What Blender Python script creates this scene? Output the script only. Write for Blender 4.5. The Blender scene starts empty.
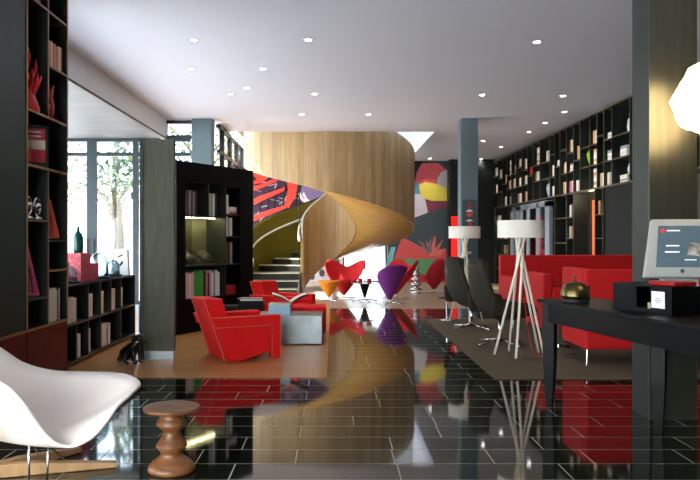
import bpy, bmesh, math, random
from mathutils import Vector, Matrix
R = math.radians
rnd = random.Random(7)
SC = bpy.context.scene
COL = SC.collection
F = 720.0; VX = 333.0; VY = 240.0; EYE = 1.36

def at(px, py, Y):
    return Vector(((px - VX) * Y / F, Y, EYE - (py - VY) * Y / F))

# ------------------------------------------------------------ materials
def lin(c):
    out = []
    for v in c:
        v /= 255.0
        out.append(v / 12.92 if v <= 0.04045 else ((v + 0.055) / 1.055) ** 2.4)
    return (*out, 1.0)

MATS = {}
def mat(name, rgb=(128, 128, 128), rough=0.5, metal=0.0, vary=0.06, scale=8.0, emit=0.0, ior=1.5, bump=0.0, stretch=(1, 1, 1), coat=0.0, rgb2=None, dist=0.0):
    if name in MATS: return MATS[name]
    m = bpy.data.materials.new(name); m.use_nodes = True
    nt = m.node_tree; b = nt.nodes['Principled BSDF']
    c = lin(rgb)
    b.inputs['Roughness'].default_value = rough
    b.inputs['Metallic'].default_value = metal
    b.inputs['IOR'].default_value = ior
    if coat: b.inputs['Coat Weight'].default_value = coat
    tc = nt.nodes.new('ShaderNodeTexCoord'); mp = nt.nodes.new('ShaderNodeMapping')
    mp.inputs['Scale'].default_value = stretch
    no = nt.nodes.new('ShaderNodeTexNoise'); no.inputs['Scale'].default_value = scale; no.inputs['Detail'].default_value = 4
    no.inputs['Distortion'].default_value = dist
    nt.links.new(tc.outputs['Object'], mp.inputs[0]); nt.links.new(mp.outputs[0], no.inputs['Vector'])
    rp = nt.nodes.new('ShaderNodeValToRGB')
    rp.color_ramp.elements[0].position = 0.3; rp.color_ramp.elements[1].position = 0.7
    if rgb2: a, d = lin(rgb), lin(rgb2)
    else:
        a = tuple(x * (1 - vary) for x in c[:3]) + (1,); d = tuple(min(1, x * (1 + vary)) for x in c[:3]) + (1,)
    rp.color_ramp.elements[0].color = a; rp.color_ramp.elements[1].color = d
    nt.links.new(no.outputs['Fac'], rp.inputs[0]); nt.links.new(rp.outputs[0], b.inputs['Base Color'])
    if bump:
        bp = nt.nodes.new('ShaderNodeBump'); bp.inputs['Strength'].default_value = bump; bp.inputs['Distance'].default_value = 0.01
        nt.links.new(no.outputs['Fac'], bp.inputs['Height']); nt.links.new(bp.outputs[0], b.inputs['Normal'])
    if emit:
        b.inputs['Emission Color'].default_value = c; b.inputs['Emission Strength'].default_value = emit
    MATS[name] = m
    return m

def glass_mat(name, tint=(1, 1, 1), refl=0.5):
    m = bpy.data.materials.new(name); m.use_nodes = True
    nt = m.node_tree; nt.nodes.clear()
    o = nt.nodes.new('ShaderNodeOutputMaterial'); mx = nt.nodes.new('ShaderNodeMixShader')
    t = nt.nodes.new('ShaderNodeBsdfTransparent'); t.inputs[0].default_value = (*tint, 1)
    g = nt.nodes.new('ShaderNodeBsdfGlossy'); g.inputs['Roughness'].default_value = 0.01
    lw = nt.nodes.new('ShaderNodeLayerWeight'); lw.inputs[0].default_value = 0.5
    pw = nt.nodes.new('ShaderNodeMath'); pw.operation = 'POWER'; pw.inputs[1].default_value = 3.0
    fr = nt.nodes.new('ShaderNodeMath'); fr.operation = 'MULTIPLY_ADD'; fr.inputs[1].default_value = 0.9; fr.inputs[2].default_value = 0.02 + .06 * refl; fr.use_clamp = True
    nt.links.new(lw.outputs['Facing'], pw.inputs[0]); nt.links.new(pw.outputs[0], fr.inputs[0])
    if refl > 1:
        ed = nt.nodes.new('ShaderNodeMix'); ed.data_type = 'RGBA'; ed.inputs[6].default_value = (*tint, 1); ed.inputs[7].default_value = (.12, .15, .16, 1)
        p2 = nt.nodes.new('ShaderNodeMath'); p2.operation = 'POWER'; p2.inputs[1].default_value = 2.0
        nt.links.new(lw.outputs['Facing'], p2.inputs[0]); nt.links.new(p2.outputs[0], ed.inputs[0]); nt.links.new(ed.outputs[2], t.inputs[0])
    nt.links.new(fr.outputs[0], mx.inputs[0]); nt.links.new(t.outputs[0], mx.inputs[1]); nt.links.new(g.outputs[0], mx.inputs[2])
    nt.links.new(mx.outputs[0], o.inputs[0])
    return m

def brick_mat(name, c1, c2, mortar, w, h, msize, rough, ior=1.5, rot=0.0, grain=None, offset=0.5, freq=2, squash=1.0, sqf=2, bumpy=0.0, loc=(0, 0, 0), grey=0.0):
    m = bpy.data.materials.new(name); m.use_nodes = True
    nt = m.node_tree; b = nt.nodes['Principled BSDF']
    tc = nt.nodes.new('ShaderNodeTexCoord'); mp = nt.nodes.new('ShaderNodeMapping')
    mp.inputs['Rotation'].default_value = (0, 0, rot); mp.inputs['Location'].default_value = loc
    br = nt.nodes.new('ShaderNodeTexBrick')
    br.offset = offset; br.offset_frequency = freq; br.squash = squash; br.squash_frequency = sqf
    br.inputs['Scale'].default_value = 1.0
    br.inputs['Brick Width'].default_value = w; br.inputs['Row Height'].default_value = h
    br.inputs['Mortar Size'].default_value = msize; br.inputs['Mortar Smooth'].default_value = 0.1
    br.inputs['Color1'].default_value = lin(c1); br.inputs['Color2'].default_value = lin(c2); br.inputs['Mortar'].default_value = lin(mortar)
    nt.links.new(tc.outputs['Object'], mp.inputs[0]); nt.links.new(mp.outputs[0], br.inputs['Vector'])
    no = nt.nodes.new('ShaderNodeTexNoise'); no.inputs['Scale'].default_value = 3.0; no.inputs['Detail'].default_value = 6
    mp2 = nt.nodes.new('ShaderNodeMapping'); mp2.inputs['Scale'].default_value = grain or (1, 1, 1); mp2.inputs['Rotation'].default_value = (0, 0, rot)
    nt.links.new(tc.outputs['Object'], mp2.inputs[0]); nt.links.new(mp2.outputs[0], no.inputs['Vector'])
    mx = nt.nodes.new('ShaderNodeMix'); mx.data_type = 'RGBA'; mx.blend_type = 'MULTIPLY'; mx.inputs[0].default_value = 0.45
    cr = nt.nodes.new('ShaderNodeValToRGB'); cr.color_ramp.elements[0].color = (0.45, 0.45, 0.45, 1); cr.color_ramp.elements[1].color = (1.3, 1.3, 1.3, 1)
    cr.color_ramp.elements[0].position = 0.3; cr.color_ramp.elements[1].position = 0.75
    nt.links.new(no.outputs['Fac'], cr.inputs[0])
    nt.links.new(br.outputs['Color'], mx.inputs[6]); nt.links.new(cr.outputs[0], mx.inputs[7])
    nt.links.new(mx.outputs[2], b.inputs['Base Color'])
    b.inputs['IOR'].default_value = ior
    ma = nt.nodes.new('ShaderNodeMath'); ma.operation = 'MULTIPLY_ADD'; ma.inputs[1].default_value = 0.5; ma.inputs[2].default_value = rough
    nt.links.new(br.outputs['Fac'], ma.inputs[0]); nt.links.new(ma.outputs[0], b.inputs['Roughness'])
    if bumpy:
        bp = nt.nodes.new('ShaderNodeBump'); bp.inputs['Strength'].default_value = bumpy; bp.inputs['Distance'].default_value = 0.004
        nt.links.new(no.outputs['Fac'], bp.inputs['Height']); nt.links.new(bp.outputs[0], b.inputs['Normal'])
    return m

def wood_mat(name, c1, c2, stretch, scale=3.0, rough=0.45, plank=0.0, polar=None, ior=1.45):
    """streaky grain; polar=(cx,cy,n) gives n vertical boards round an axis"""
    m = bpy.data.materials.new(name); m.use_nodes = True
    nt = m.node_tree; b = nt.nodes['Principled BSDF']; b.inputs['Roughness'].default_value = rough; b.inputs['IOR'].default_value = ior
    tc = nt.nodes.new('ShaderNodeTexCoord')
    mp = nt.nodes.new('ShaderNodeMapping'); mp.inputs['Scale'].default_value = stretch
    no = nt.nodes.new('ShaderNodeTexNoise'); no.inputs['Scale'].default_value = scale; no.inputs['Detail'].default_value = 8; no.inputs['Distortion'].default_value = 0.6
    nt.links.new(tc.outputs['Object'], mp.inputs[0]); nt.links.new(mp.outputs[0], no.inputs['Vector'])
    cr = nt.nodes.new('ShaderNodeValToRGB'); cr.color_ramp.elements[0].color = lin(c1); cr.color_ramp.elements[1].color = lin(c2)
    cr.color_ramp.elements[0].position = 0.3; cr.color_ramp.elements[1].position = 0.7
    nt.links.new(no.outputs['Fac'], cr.inputs[0])
    last = cr.outputs[0]
    if polar:
        sp = nt.nodes.new('ShaderNodeSeparateXYZ'); nt.links.new(tc.outputs['Object'], sp.inputs[0])
        at2 = nt.nodes.new('ShaderNodeMath'); at2.operation = 'ARCTAN2'
        nt.links.new(sp.outputs[1], at2.inputs[0]); nt.links.new(sp.outputs[0], at2.inputs[1])
        mu = nt.nodes.new('ShaderNodeMath'); mu.operation = 'MULTIPLY'; mu.inputs[1].default_value = polar / (2 * math.pi)
        nt.links.new(at2.outputs[0], mu.inputs[0])
        fl = nt.nodes.new('ShaderNodeMath'); fl.operation = 'FLOOR'; nt.links.new(mu.outputs[0], fl.inputs[0])
        wn = nt.nodes.new('ShaderNodeTexWhiteNoise'); wn.noise_dimensions = '1D'; nt.links.new(fl.outputs[0], wn.inputs['W'])
        mr = nt.nodes.new('ShaderNodeMapRange'); mr.inputs['To Min'].default_value = 0.8; mr.inputs['To Max'].default_value = 1.08
        nt.links.new(wn.outputs['Value'], mr.inputs['Value'])
        mx = nt.nodes.new('ShaderNodeMix'); mx.data_type = 'RGBA'; mx.blend_type = 'MULTIPLY'; mx.inputs[0].default_value = 1.0
        nt.links.new(last, mx.inputs[6]); nt.links.new(mr.outputs[0], mx.inputs[7]); last = mx.outputs[2]
    nt.links.new(last, b.inputs['Base Color'])
    return m

# ------------------------------------------------------------ mesh builder
class MB:
    def __init__(s): s.bm = bmesh.new(); s.mi = 0
    def _f(s, vs):
        try:
            f = s.bm.faces.new(vs); f.material_index = s.mi; return f
        except ValueError: return None
    def box(s, x0, x1, y0, y1, z0, z1, M=None):
        ps = [Vector((x, y, z)) for x in (x0, x1) for y in (y0, y1) for z in (z0, z1)]
        if M: ps = [M @ p for p in ps]
        v = [s.bm.verts.new(p) for p in ps]
        for q in ((0, 1, 3, 2), (4, 6, 7, 5), (0, 4, 5, 1), (2, 3, 7, 6), (0, 2, 6, 4), (1, 5, 7, 3)): s._f([v[i] for i in q])
        return s
    def tube(s, p, q, r0, r1=None, n=12, caps=True):
        p, q = Vector(p), Vector(q); r1 = r0 if r1 is None else r1
        d = (q - p).normalized(); a = d.orthogonal().normalized(); b = d.cross(a)
        A = [s.bm.verts.new(p + (a * math.cos(t) + b * math.sin(t)) * r0) for t in [2 * math.pi * i / n for i in range(n)]]
        B = [s.bm.verts.new(q + (a * math.cos(t) + b * math.sin(t)) * r1) for t in [2 * math.pi * i / n for i in range(n)]]
        for i in range(n): s._f([A[i], A[(i + 1) % n], B[(i + 1) % n], B[i]])
        if caps: s._f(A[::-1]); s._f(B)
        return s
    def sweep(s, pts, r, n=8):
        pts = [Vector(p) for p in pts]; rings = []
        a = None
        for i, p in enumerate(pts):
            d = (pts[min(i + 1, len(pts) - 1)] - pts[max(i - 1, 0)]).normalized()
            if a is None: a = d.orthogonal().normalized()
            a = (a - d * a.dot(d)).normalized(); b = d.cross(a)
            rr = r[i] if isinstance(r, (list, tuple)) else r
            rings.append([s.bm.verts.new(p + (a * math.cos(t) + b * math.sin(t)) * rr) for t in [2 * math.pi * k / n for k in range(n)]])
        for A, B in zip(rings, rings[1:]):
            for i in range(n): s._f([A[i], A[(i + 1) % n], B[(i + 1) % n], B[i]])
        s._f(rings[0][::-1]); s._f(rings[-1])
        return s
    def lathe(s, prof, n=32, c=(0, 0, 0)):
        c = Vector(c); rings = []
        for r, z in prof:
            if r < 1e-5: rings.append([s.bm.verts.new(c + Vector((0, 0, z)))])
            else: rings.append([s.bm.verts.new(c + Vector((r * math.cos(t), r * math.sin(t), z))) for t in [2 * math.pi * k / n for k in range(n)]])
        for A, B in zip(rings, rings[1:]):
            for i in range(n):
                j = (i + 1) % n
                if len(A) == 1 and len(B) == 1: continue
                if len(A) == 1: s._f([A[0], B[j], B[i]])
                elif len(B) == 1: s._f([A[i], A[j], B[0]])
                else: s._f([A[i], A[j], B[j], B[i]])
        return s
    def prism(s, poly, fn):
        """poly: 2D points; fn(u,v,side) -> Vector for side 0/1"""
        A = [s.bm.verts.new(fn(u, v, 0)) for u, v in poly]; B = [s.bm.verts.new(fn(u, v, 1)) for u, v in poly]
        n = len(poly)
        s._f(A[::-1]); s._f(B)
        for i in range(n): s._f([A[i], A[(i + 1) % n], B[(i + 1) % n], B[i]])
        return s
    def grid(s, rows, closed=False):
        V = [[s.bm.verts.new(Vector(p)) for p in r] for r in rows]
        for A, B in zip(V, V[1:]):
            n = len(A)
            for i in range(n if closed else n - 1): s._f([A[i], A[(i + 1) % n], B[(i + 1) % n], B[i]])
        return s
    def poly(s, pts):
        s._f([s.bm.verts.new(Vector(p)) for p in pts]); return s
    def ball(s, c, r, sub=2, sq=(1, 1, 1), jit=0.0):
        M = Matrix.Translation(c) @ Matrix.Diagonal((r * sq[0], r * sq[1], r * sq[2], 1))
        g = bmesh.ops.create_icosphere(s.bm, subdivisions=sub, radius=1.0, matrix=M)
        for v in g['verts']:
            if jit: v.co += Vector([rnd.uniform(-1, 1) * jit * r for _ in range(3)])
            for f in v.link_faces: f.material_index = s.mi
        return s
    def build(s, name, mats, parent=None, smooth=False, bevel=0, sub=0, solid=0, seg=2):
        me = bpy.data.meshes.new(name)
        bmesh.ops.recalc_face_normals(s.bm, faces=s.bm.faces)
        s.bm.to_mesh(me); s.bm.free()
        for m in (mats if isinstance(mats, (list, tuple)) else [mats]): me.materials.append(m)
        if smooth:
            for p in me.polygons: p.use_smooth = True
        o = bpy.data.objects.new(name, me); COL.objects.link(o)
        if parent: o.parent = parent
        if solid:
            md = o.modifiers.new('solid', 'SOLIDIFY'); md.thickness = solid; md.offset = 0
        if bevel:
            md = o.modifiers.new('bevel', 'BEVEL'); md.width = bevel; md.segments = seg; md.limit_method = 'ANGLE'; md.angle_limit = R(40)
        if sub:
            md = o.modifiers.new('sub', 'SUBSURF'); md.levels = sub; md.render_levels = sub
        return o

def tag(o, label=None, cat=None, group=None, kind=None):
    if label: o['label'] = label
    if cat: o['category'] = cat
    if group: o['group'] = group
    if kind: o['kind'] = kind
    return o
def thing(name, label, cat, loc=(0, 0, 0), rz=0.0, group=None, kind=None):
    o = bpy.data.objects.new(name, None); COL.objects.link(o); o.empty_display_size = 0.1
    o.location = loc; o.rotation_euler = (0, 0, rz)
    return tag(o, label, cat, group, kind)
def struct(name, parent_loc=None):
    o = bpy.data.objects.new(name, None); COL.objects.link(o); o['kind'] = 'structure'; return o
def S(mb, name, m, **k):
    return tag(mb.build(name, m, **k), kind='structure')
def copy_tree(o, parent=None):
    c = o.copy(); COL.objects.link(c)
    if parent: c.parent = parent
    for ch in list(o.children): copy_tree(ch, c)
    return c
ORD = ['first', 'second', 'third', 'fourth', 'fifth', 'sixth', 'seventh', 'eighth', 'ninth', 'tenth', 'eleventh', 'twelfth', 'thirteenth', 'fourteenth', 'fifteenth', 'sixteenth', 'seventeenth', 'eighteenth', 'nineteenth', 'twentieth']

# palette
M_CEIL = mat('ceiling_paint', (198, 198, 206), 0.85, vary=0.01)
M_SOFF = brick_mat('soffit_boards', (92, 93, 96), (84, 85, 89), (62, 62, 66), 12.0, 0.16, 0.004, 0.6)
M_TILE = brick_mat('polished_dark_stone', (20, 25, 19), (28, 32, 25), (160, 158, 136), 0.98, 0.2945, 0.0038, 0.05, ior=1.62, offset=0.37, freq=2, squash=0.62, sqf=3, loc=(0.23, 0.04, 0))
M_OAKF = brick_mat('oak_boards', (188, 136, 80), (172, 120, 68), (120, 82, 48), 1.3, 0.11, 0.0015, 0.3, grain=(2, 14, 1), loc=(0.2, 0, 0))
M_FARF = brick_mat('pale_stone', (176, 150, 124), (166, 140, 114), (126, 108, 90), 0.98, 0.2945, 0.004, 0.32, ior=1.5, offset=0.4)
M_WHITE = mat('white_paint', (232, 232, 232), 0.7, vary=0.01)
M_DARKG = mat('dark_green_lacquer', (26, 52, 45), 0.5, vary=0.12, scale=2, stretch=(1, 1, 0.3))
M_DARKC = mat('dark_carcass', (22, 32, 29), 0.45, vary=0.08)
M_OAKE = mat('oak_edge', (158, 116, 68), 0.5, vary=0.12, scale=20)
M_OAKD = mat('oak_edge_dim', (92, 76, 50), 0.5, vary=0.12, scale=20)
M_BLACK = mat('black_lacquer', (4, 5, 5), 0.42, ior=1.25, vary=0.1)
M_BLKM = mat('matt_black', (9, 10, 10), 0.6, vary=0.1)
M_RED = mat('red_wool', (224, 4, 8), 0.9, vary=0.07, scale=120, bump=0.15)
M_REDD = mat('red_upholstery', (200, 6, 10), 0.8, vary=0.06, scale=90, bump=0.1)
M_STITCH = mat('pale_stitching', (235, 130, 110), 0.8)
M_MAROON = mat('maroon_lacquer', (96, 8, 16), 0.4, vary=0.06)
M_STEEL = mat('galvanised_steel', (150, 160, 166), 0.38, metal=0.75, vary=0.18, scale=5)
M_CHROME = mat('chrome', (215, 218, 220), 0.12, metal=1.0, vary=0.02)
M_COLUMN = mat('blue_grey_paint', (92, 108, 114), 0.5, vary=0.04, scale=2)
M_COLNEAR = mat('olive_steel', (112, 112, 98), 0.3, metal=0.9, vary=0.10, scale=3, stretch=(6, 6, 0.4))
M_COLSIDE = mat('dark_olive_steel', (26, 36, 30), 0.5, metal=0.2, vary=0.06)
M_FRAME = mat('window_frame_metal', (38, 50, 56), 0.45, metal=0.2)
M_PANEL = mat('grey_veneer', (90, 91, 76), 0.6, rgb2=(70, 72, 60), scale=4, stretch=(14, 14, 0.7))
M_CARPET = mat('olive_carpet', (88, 74, 50), 0.95, vary=0.18, scale=160, bump=0.3)
M_CREAM = mat('cream_shade', (248, 244, 234), 0.8, vary=0.02)
M_LWOOD = mat('painted_pale_legs', (244, 238, 220), 0.5, vary=0.04)
M_GLASS = glass_mat('clear_glass', (0.97, 0.99, 0.99), 0.45)
M_GLASSG = glass_mat('thin_glass', (0.74, 0.82, 0.85), 2.5)
M_DISP = mat('dark_green_grey', (40, 48, 42), .5)
M_PAGES = mat('paper', (226, 220, 206), 0.9, vary=0.03)

# ------------------------------------------------------------ setting
HC = 3.9
m = MB(); m.box(-7, 5.6, -3.2, 23.2, -0.2, 0.0)
S(m, 'floor', M_TILE)
m = MB(); m.box(-3.7, -0.06, 7.1, 16.0, 0.0, 0.004)
S(m, 'floor_oak', M_OAKF)
m = MB(); m.box(-6.6, -3.7, -3.1, 16.0, 0.0, 0.004)
S(m, 'floor_lounge_bounce', mat('cool_bounce_grey', (170, 172, 178), .6))  # out of view; pale grey added for a cooler bounce on the ceiling
m = MB(); m.box(-0.06, 5.5, 14.3, 23, 0.0, 0.004); m.box(-6.6, -0.06, 16.0, 23, 0, 0.004)
S(m, 'floor_far', M_FARF)
# ceiling with the stair void
VX0, VX1, VY0, VY1 = -2.5, 2.38, 16.9, 21.6
m = MB()
m.box(-3.57, 5.6, -3.2, VY0, HC, HC + 0.3); m.box(VX1, 5.6, VY0, 23.2, HC, HC + 0.3); m.box(VX0, VX1, VY1, 23.2, HC, HC + 0.3)
S(m, 'ceiling', M_CEIL)
m = MB(); m.box(VX0 - 0.15, VX0, VY0, VY1, HC + 0.3, 6.6); m.box(VX1, VX1 + 0.15, VY0, VY1, HC + 0.3, 6.6); m.box(VX0, VX1, VY0 - 0.15, VY0, HC + 0.3, 6.6); m.box(VX0, VX1, VY1, VY1 + 0.15, HC + 0.3, 6.6)
S(m, 'wall_stairwell', M_WHITE)
m = MB(); m.box(-7, -3.57, -3.2, 15.3, 3.5, 3.6)
S(m, 'ceiling_lounge', M_SOFF)
m = MB(); m.box(-3.58, -3.50, -3.2, 15.3, 3.5, HC)
S(m, 'wall_bulkhead', M_WHITE)
m = MB(); m.box(-3.585, -3.48, -3.2, 15.3, 3.46, 3.5)
S(m, 'trim_1', mat('bulkhead_trim', (50, 48, 38), 0.5))
# back wall with a glazed door opening
DX0, DX1, DH = 0.32, 1.72, 2.3
M_BACKW = mat('dark_wall', (40, 48, 46), 0.7)
m = MB(); m.box(-2.6, DX0, 23, 23.2, 0, 6.6); m.box(DX1, 5.6, 23, 23.2, 0, 6.6); m.box(DX0, DX1, 23, 23.2, DH, 6.6)
S(m, 'wall_back', M_WHITE)
m = MB(); m.box(5.45, 5.6, -3.2, 16.9, 0, HC); m.box(5.45, 5.6, 20.5, 23, 0, HC); m.box(5.45, 5.6, 16.9, 20.5, 2.4, HC)
S(m, 'wall_right', M_BACKW)
d = struct('door_1')
m = MB(); m.box(DX0, DX0 + .06, 22.98, 23.1, 0, DH); m.box(DX1 - .06, DX1, 22.98, 23.1, 0, DH); m.box(DX0, DX1, 22.98, 23.1, DH - .07, DH); m.box(DX0, DX1, 22.98, 23.1, 0, .06); m.box(1.0, 1.05, 22.98, 23.1, 0, DH)
m.build('door_frame', M_FRAME, d)
MB().box(DX0, DX1, 23.03, 23.045, 0, DH).build('pane', M_GLASS, d)

def glazing(name, axis, c, a0, a1, z0, z1, bars, w=0.06, transoms=(), handles=None):
    """a glass wall in the plane axis=c between a0..a1"""
    t = struct(name)
    def bx(mb, p, q, zz0, zz1, h):
        if axis == 'y': mb.box(p, q, c - h, c + h, zz0, zz1)
        else: mb.box(c - h, c + h, p, q, zz0, zz1)
    m = MB(); bx(m, a0, a1, z0, z0 + 0.07, 0.05); bx(m, a0, a1, z1 - 0.07, z1, 0.05)
    for tz in transoms: bx(m, a0, a1, tz - 0.04, tz + 0.04, 0.045)
    m.build('window_frame', M_FRAME, t)
    for b in bars:
        b0, bw = b if isinstance(b, tuple) else (b, w)
        m = MB(); bx(m, b0 - bw / 2, b0 + bw / 2, z0, z1, 0.055); m.build('mullion', M_FRAME, t)
    m = MB(); bx(m, a0, a1, z0, z1, 0.006); m.build('glass', M_GLASS, t)
    if handles:
        for h in handles:
            m = MB(); p = Vector((h, c - 0.1, 0.95))
            m.tube(p, p + Vector((0, 0, 0.45)), 0.013, n=8)
            for zz in (0.05, .4): m.tube(p + Vector((0, 0, zz)), p + Vector((0, 0.06, zz)), 0.01, n=8)
            m.build('door_handle', M_BLKM, t)
    return t
glazing('window_1', 'y', 15.2, -6.5, -3.0, 0.004, 3.5, [(-6.0, .06), (-5.085, .2), (-4.16, .11), (-3.98, .12)], transoms=(3.17,), handles=(-5.15, -5.02))
glazing('window_2', 'y', 15.2, -3.5, -2.98, 3.5, 3.88, [])
glazing('window_3', 'x', -2.5, 15.7, 23.0, 0.004, 3.88, [16.2, 17.4, 18.6, 19.8, 21.0, 22.2], w=0.1, transoms=(3.3,))
glazing('window_added_side', 'x', -6.5, -3.0, 15.2, 0.004, 3.5, [-1, 1, 3, 5, 7, 9, 11, 13], w=.08)  # unseen glass side wall, added to bring daylight in
glazing('window_added_rear', 'y', -3.0, -6.5, -0.5, 0.004, 3.5, [-5, -3.5, -2], w=.08)  # unseen glazing behind the camera, added so sky light reaches the ceiling
m = MB(); m.box(-.5, 5.5, -3.1, -2.95, 0, HC); m.box(-3.5, -.5, -3.1, -2.95, 3.5, HC)
S(m, 'wall_front_blocker', mat('grey_paint', (120, 122, 122), .7))  # unseen wall behind the camera, made solid to darken the right side
k_ = struct('window_sun_filter'); MB().box(VX0, VX1, VY0, VY1, 6.5, 6.52).build('glass', glass_mat('sun_filter_glass', (.42, .44, .47), .3), k_)  # tinted pane out of view, added to cut the sun on the void walls
m = MB()
for i in range(5): m.box(VX0, VX1, VY0 + i * 1.15, VY0 + i * 1.15 + .08, 6.42, 6.6)
m.build('window_frame', M_WHITE, k_)
glazing('window_6', 'x', 5.5, 16.9, 20.5, 0.0, 2.38, [], w=.08)
# steel door leaves in the right wall opening
d = struct('door_2')
M_ALU = mat('brushed_aluminium', (168, 182, 196), 0.35, metal=0.5)
m = MB()
for y0, y1 in ((16.85, 17.2), (17.75, 17.95), (18.7, 18.85), (19.4, 20.0), (20.3, 20.55)): m.box(5.06, 5.14, y0, y1, 0, 2.28)
m.box(5.06, 5.14, 16.85, 20.55, 2.16, 2.30); m.build('door_frame', M_ALU, d)
MB().box(5.09, 5.1, 16.9, 20.5, 0, 2.2).build('pane', M_GLASSG, d)

# columns
def column(name, label, x0, x1, y0, y1, m1, grp=None):
    t = MB().box(x0, x1, y0, y1, 0.0, HC).build(name, m1, bevel=0.012); return tag(t, label, 'column', grp)
column('column', 'blue grey square column by the stair with icon sign panel on it', 2.66, 3.02, 15.0, 15.35, M_COLUMN)
column('column', 'blue grey square column at the corner of the left windows', -2.96, -2.53, 15.05, 15.4, M_COLUMN)
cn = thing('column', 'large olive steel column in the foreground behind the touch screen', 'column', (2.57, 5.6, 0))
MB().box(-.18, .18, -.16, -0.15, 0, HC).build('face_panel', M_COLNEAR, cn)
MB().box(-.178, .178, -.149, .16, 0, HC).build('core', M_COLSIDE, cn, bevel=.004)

# black front-left partition panel
t = thing('partition_panel', 'tall grey wood veneer panel standing beside the black dog figure', 'panel', (-1.975, 8.2, 0))
MB().box(-.175, .175, -.04, .04, .10, 2.5).build('panel', M_PANEL, t, bevel=.004)
MB().box(-.165, .165, -.03, .03, 0.004, .10).build('plinth', M_STEEL, t)
MB().box(-.215, -.177, -.05, .05, 0.004, 2.48).build('side_post', M_FRAME, t)
MB().box(-.225, -.216, -.05, .01, .32, .62).build('hinge', M_CHROME, t)

# ------------------------------------------------------------ murals on the back wall
def flatmat(n, c): return mat('mural_' + n, c, 0.75, vary=0.03)
def mural(name, label, shapes, z0y=22.99):
    t = thing(name, label, 'mural', (0, 0, 0))
    for i, (nm, colr, pts) in enumerate(shapes):
        Y = z0y - 0.002 * i
        P = [at(px, py, Y) for px, py in pts]
        m = MB(); m.prism([(p.x, p.z) for p in P], lambda u, v, s, Y=Y: Vector((u, Y - 0.0015 * s, v)))
        m.build(nm, flatmat('%d_%d_%d' % colr, colr), t)
    t.location = (0, 0, 0)
    return t
def ell(cx, cy, a, b, n=20, rot=0):
    return [(cx + a * math.cos(t) * math.cos(rot) - b * math.sin(t) * math.sin(rot), cy + a * math.cos(t) * math.sin(rot) + b * math.sin(t) * math.cos(rot)) for t in [2 * math.pi * i / n for i in range(n)]]
GB = 282.3
mural('wall_mural', 'colourful abstract mural of pink, yellow and green shapes right of the stair', [
    ('ground', (64, 76, 76), [(388, 160.8), (447.5, 160.8), (447.5, GB), (388, GB)]),
    ('pink_head', (222, 96, 108), [(416, 200), (414, 188), (417, 172), (422, 163.5), (438, 163), (447, 170), (447, 200)]),
    ('corner', (40, 40, 42), [(411, 161), (423, 161), (418, 168), (415, 178), (411, 180)]),
    ('white_oval', (206, 208, 222), [(447, 170), (441, 172), (437, 180), (438, 190), (443, 197), (447, 199)]),
    ('blue_patch', (96, 150, 176), [(408, 181), (420, 183), (421, 196), (408, 197)]),
    ('yellow_oval', (220, 206, 84), [(419, 185), (425, 182), (436, 184), (447, 188), (447, 201), (432, 201), (421, 197)]),
    ('maroon_patch', (138, 62, 84), [(424, 199), (436, 202), (447, 201), (447, 216), (424, 216)]),
    ('white_arch', (222, 216, 228), [(408, 194), (420, 194), (425, 199), (427.5, 210), (427, 222), (408, 222)]),
    ('slate_shape', (72, 90, 94), [(400, 232), (408, 220), (427, 213), (447, 206), (447, 250), (420, 250), (400, 246)]),
    ('coral_wedge', (216, 88, 88), [(393, 261), (402, 237), (414, 243), (430, 252), (447, 250), (447, 261)]),
    ('leaf', (224, 120, 116), [(430, 256), (421, 246), (428, 250), (426, 240), (431, 248), (434, 236), (436, 237), (435, 249), (444, 238), (438, 250), (447, 248), (440, 256)]),
    ('grey_leaf', (128, 120, 124), [(428, 254), (418, 240), (424, 243), (427, 250), (431, 236), (432, 252)]),
    ('green_band', (98, 160, 112), [(388, 259), (447, 259), (447, 275), (388, 275)]),
    ('sky_strip', (130, 190, 206), [(384, 270), (391, 247), (396, 247), (390, 270)]),
    ('red_band', (196, 52, 62), [(388, 275), (447, 274), (447, GB), (388, GB)]),
])
strokes = []
strokes.append(('ground', (74, 52, 84), [(228, 155), (342, 155), (342, GB - 25), (228, GB - 25)]))
for i in range(9):
    x = 240 + i * 8; strokes.append(('dark_patch', (28, 24, 34), ell(x, 206 - i * 3.2, 5, 3, 8, rnd.uniform(-1, 1))))
for i in range(46):
    x = 238 + rnd.uniform(0, 70); y = 176 + rnd.uniform(-8, 48)
    a = rnd.uniform(-1.2, 0.4); L = rnd.uniform(5, 12); dx, dy = math.cos(a) * L, math.sin(a) * L; w = 0.8
    strokes.append(('white_stroke', (206, 200, 210), [(x, y), (x + dx, y + dy), (x + dx + w, y + dy + w), (x + w, y + w)]))
for i in range(9):
    x = 240 + i * 8 + rnd.uniform(-2, 2)
    strokes.append(('black_stroke', (16, 14, 18), [(x, 224 - i * 2), (x + 1.6, 224 - i * 2), (x + 5, 204 - i * 2), (x + 3.6, 203 - i * 2)]))
for pts in ([(236, 171), (262, 175), (268, 178), (262, 183), (240, 187), (240, 181), (256, 179), (236, 175)],
            [(238, 206), (262, 195), (285, 187), (284, 191), (264, 200), (238, 214)],
            [(238, 222), (268, 210), (286, 205), (286, 208), (262, 218), (238, 229)],
            [(236, 161), (252, 161), (252, 170), (236, 168)],
            [(286, 176), (298, 182), (296, 196), (289, 208), (284, 206), (288, 190)],
            [(240, 190), (262, 184), (275, 178), (278, 181), (262, 188), (240, 196)]):
    strokes.append(('red_stroke', (226, 66, 52), pts))
strokes.append(('lilac_patch', (124, 106, 150), [(302, 186), (324, 190), (334, 196), (330, 204), (306, 208), (300, 198)]))
for x in (300, 304):
    strokes.append(('white_stroke', (214, 208, 218), [(x, 192), (x + 3, 198), (x + 9, 203), (x + 8, 205), (x + 1, 200), (x - 2, 194)]))
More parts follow.
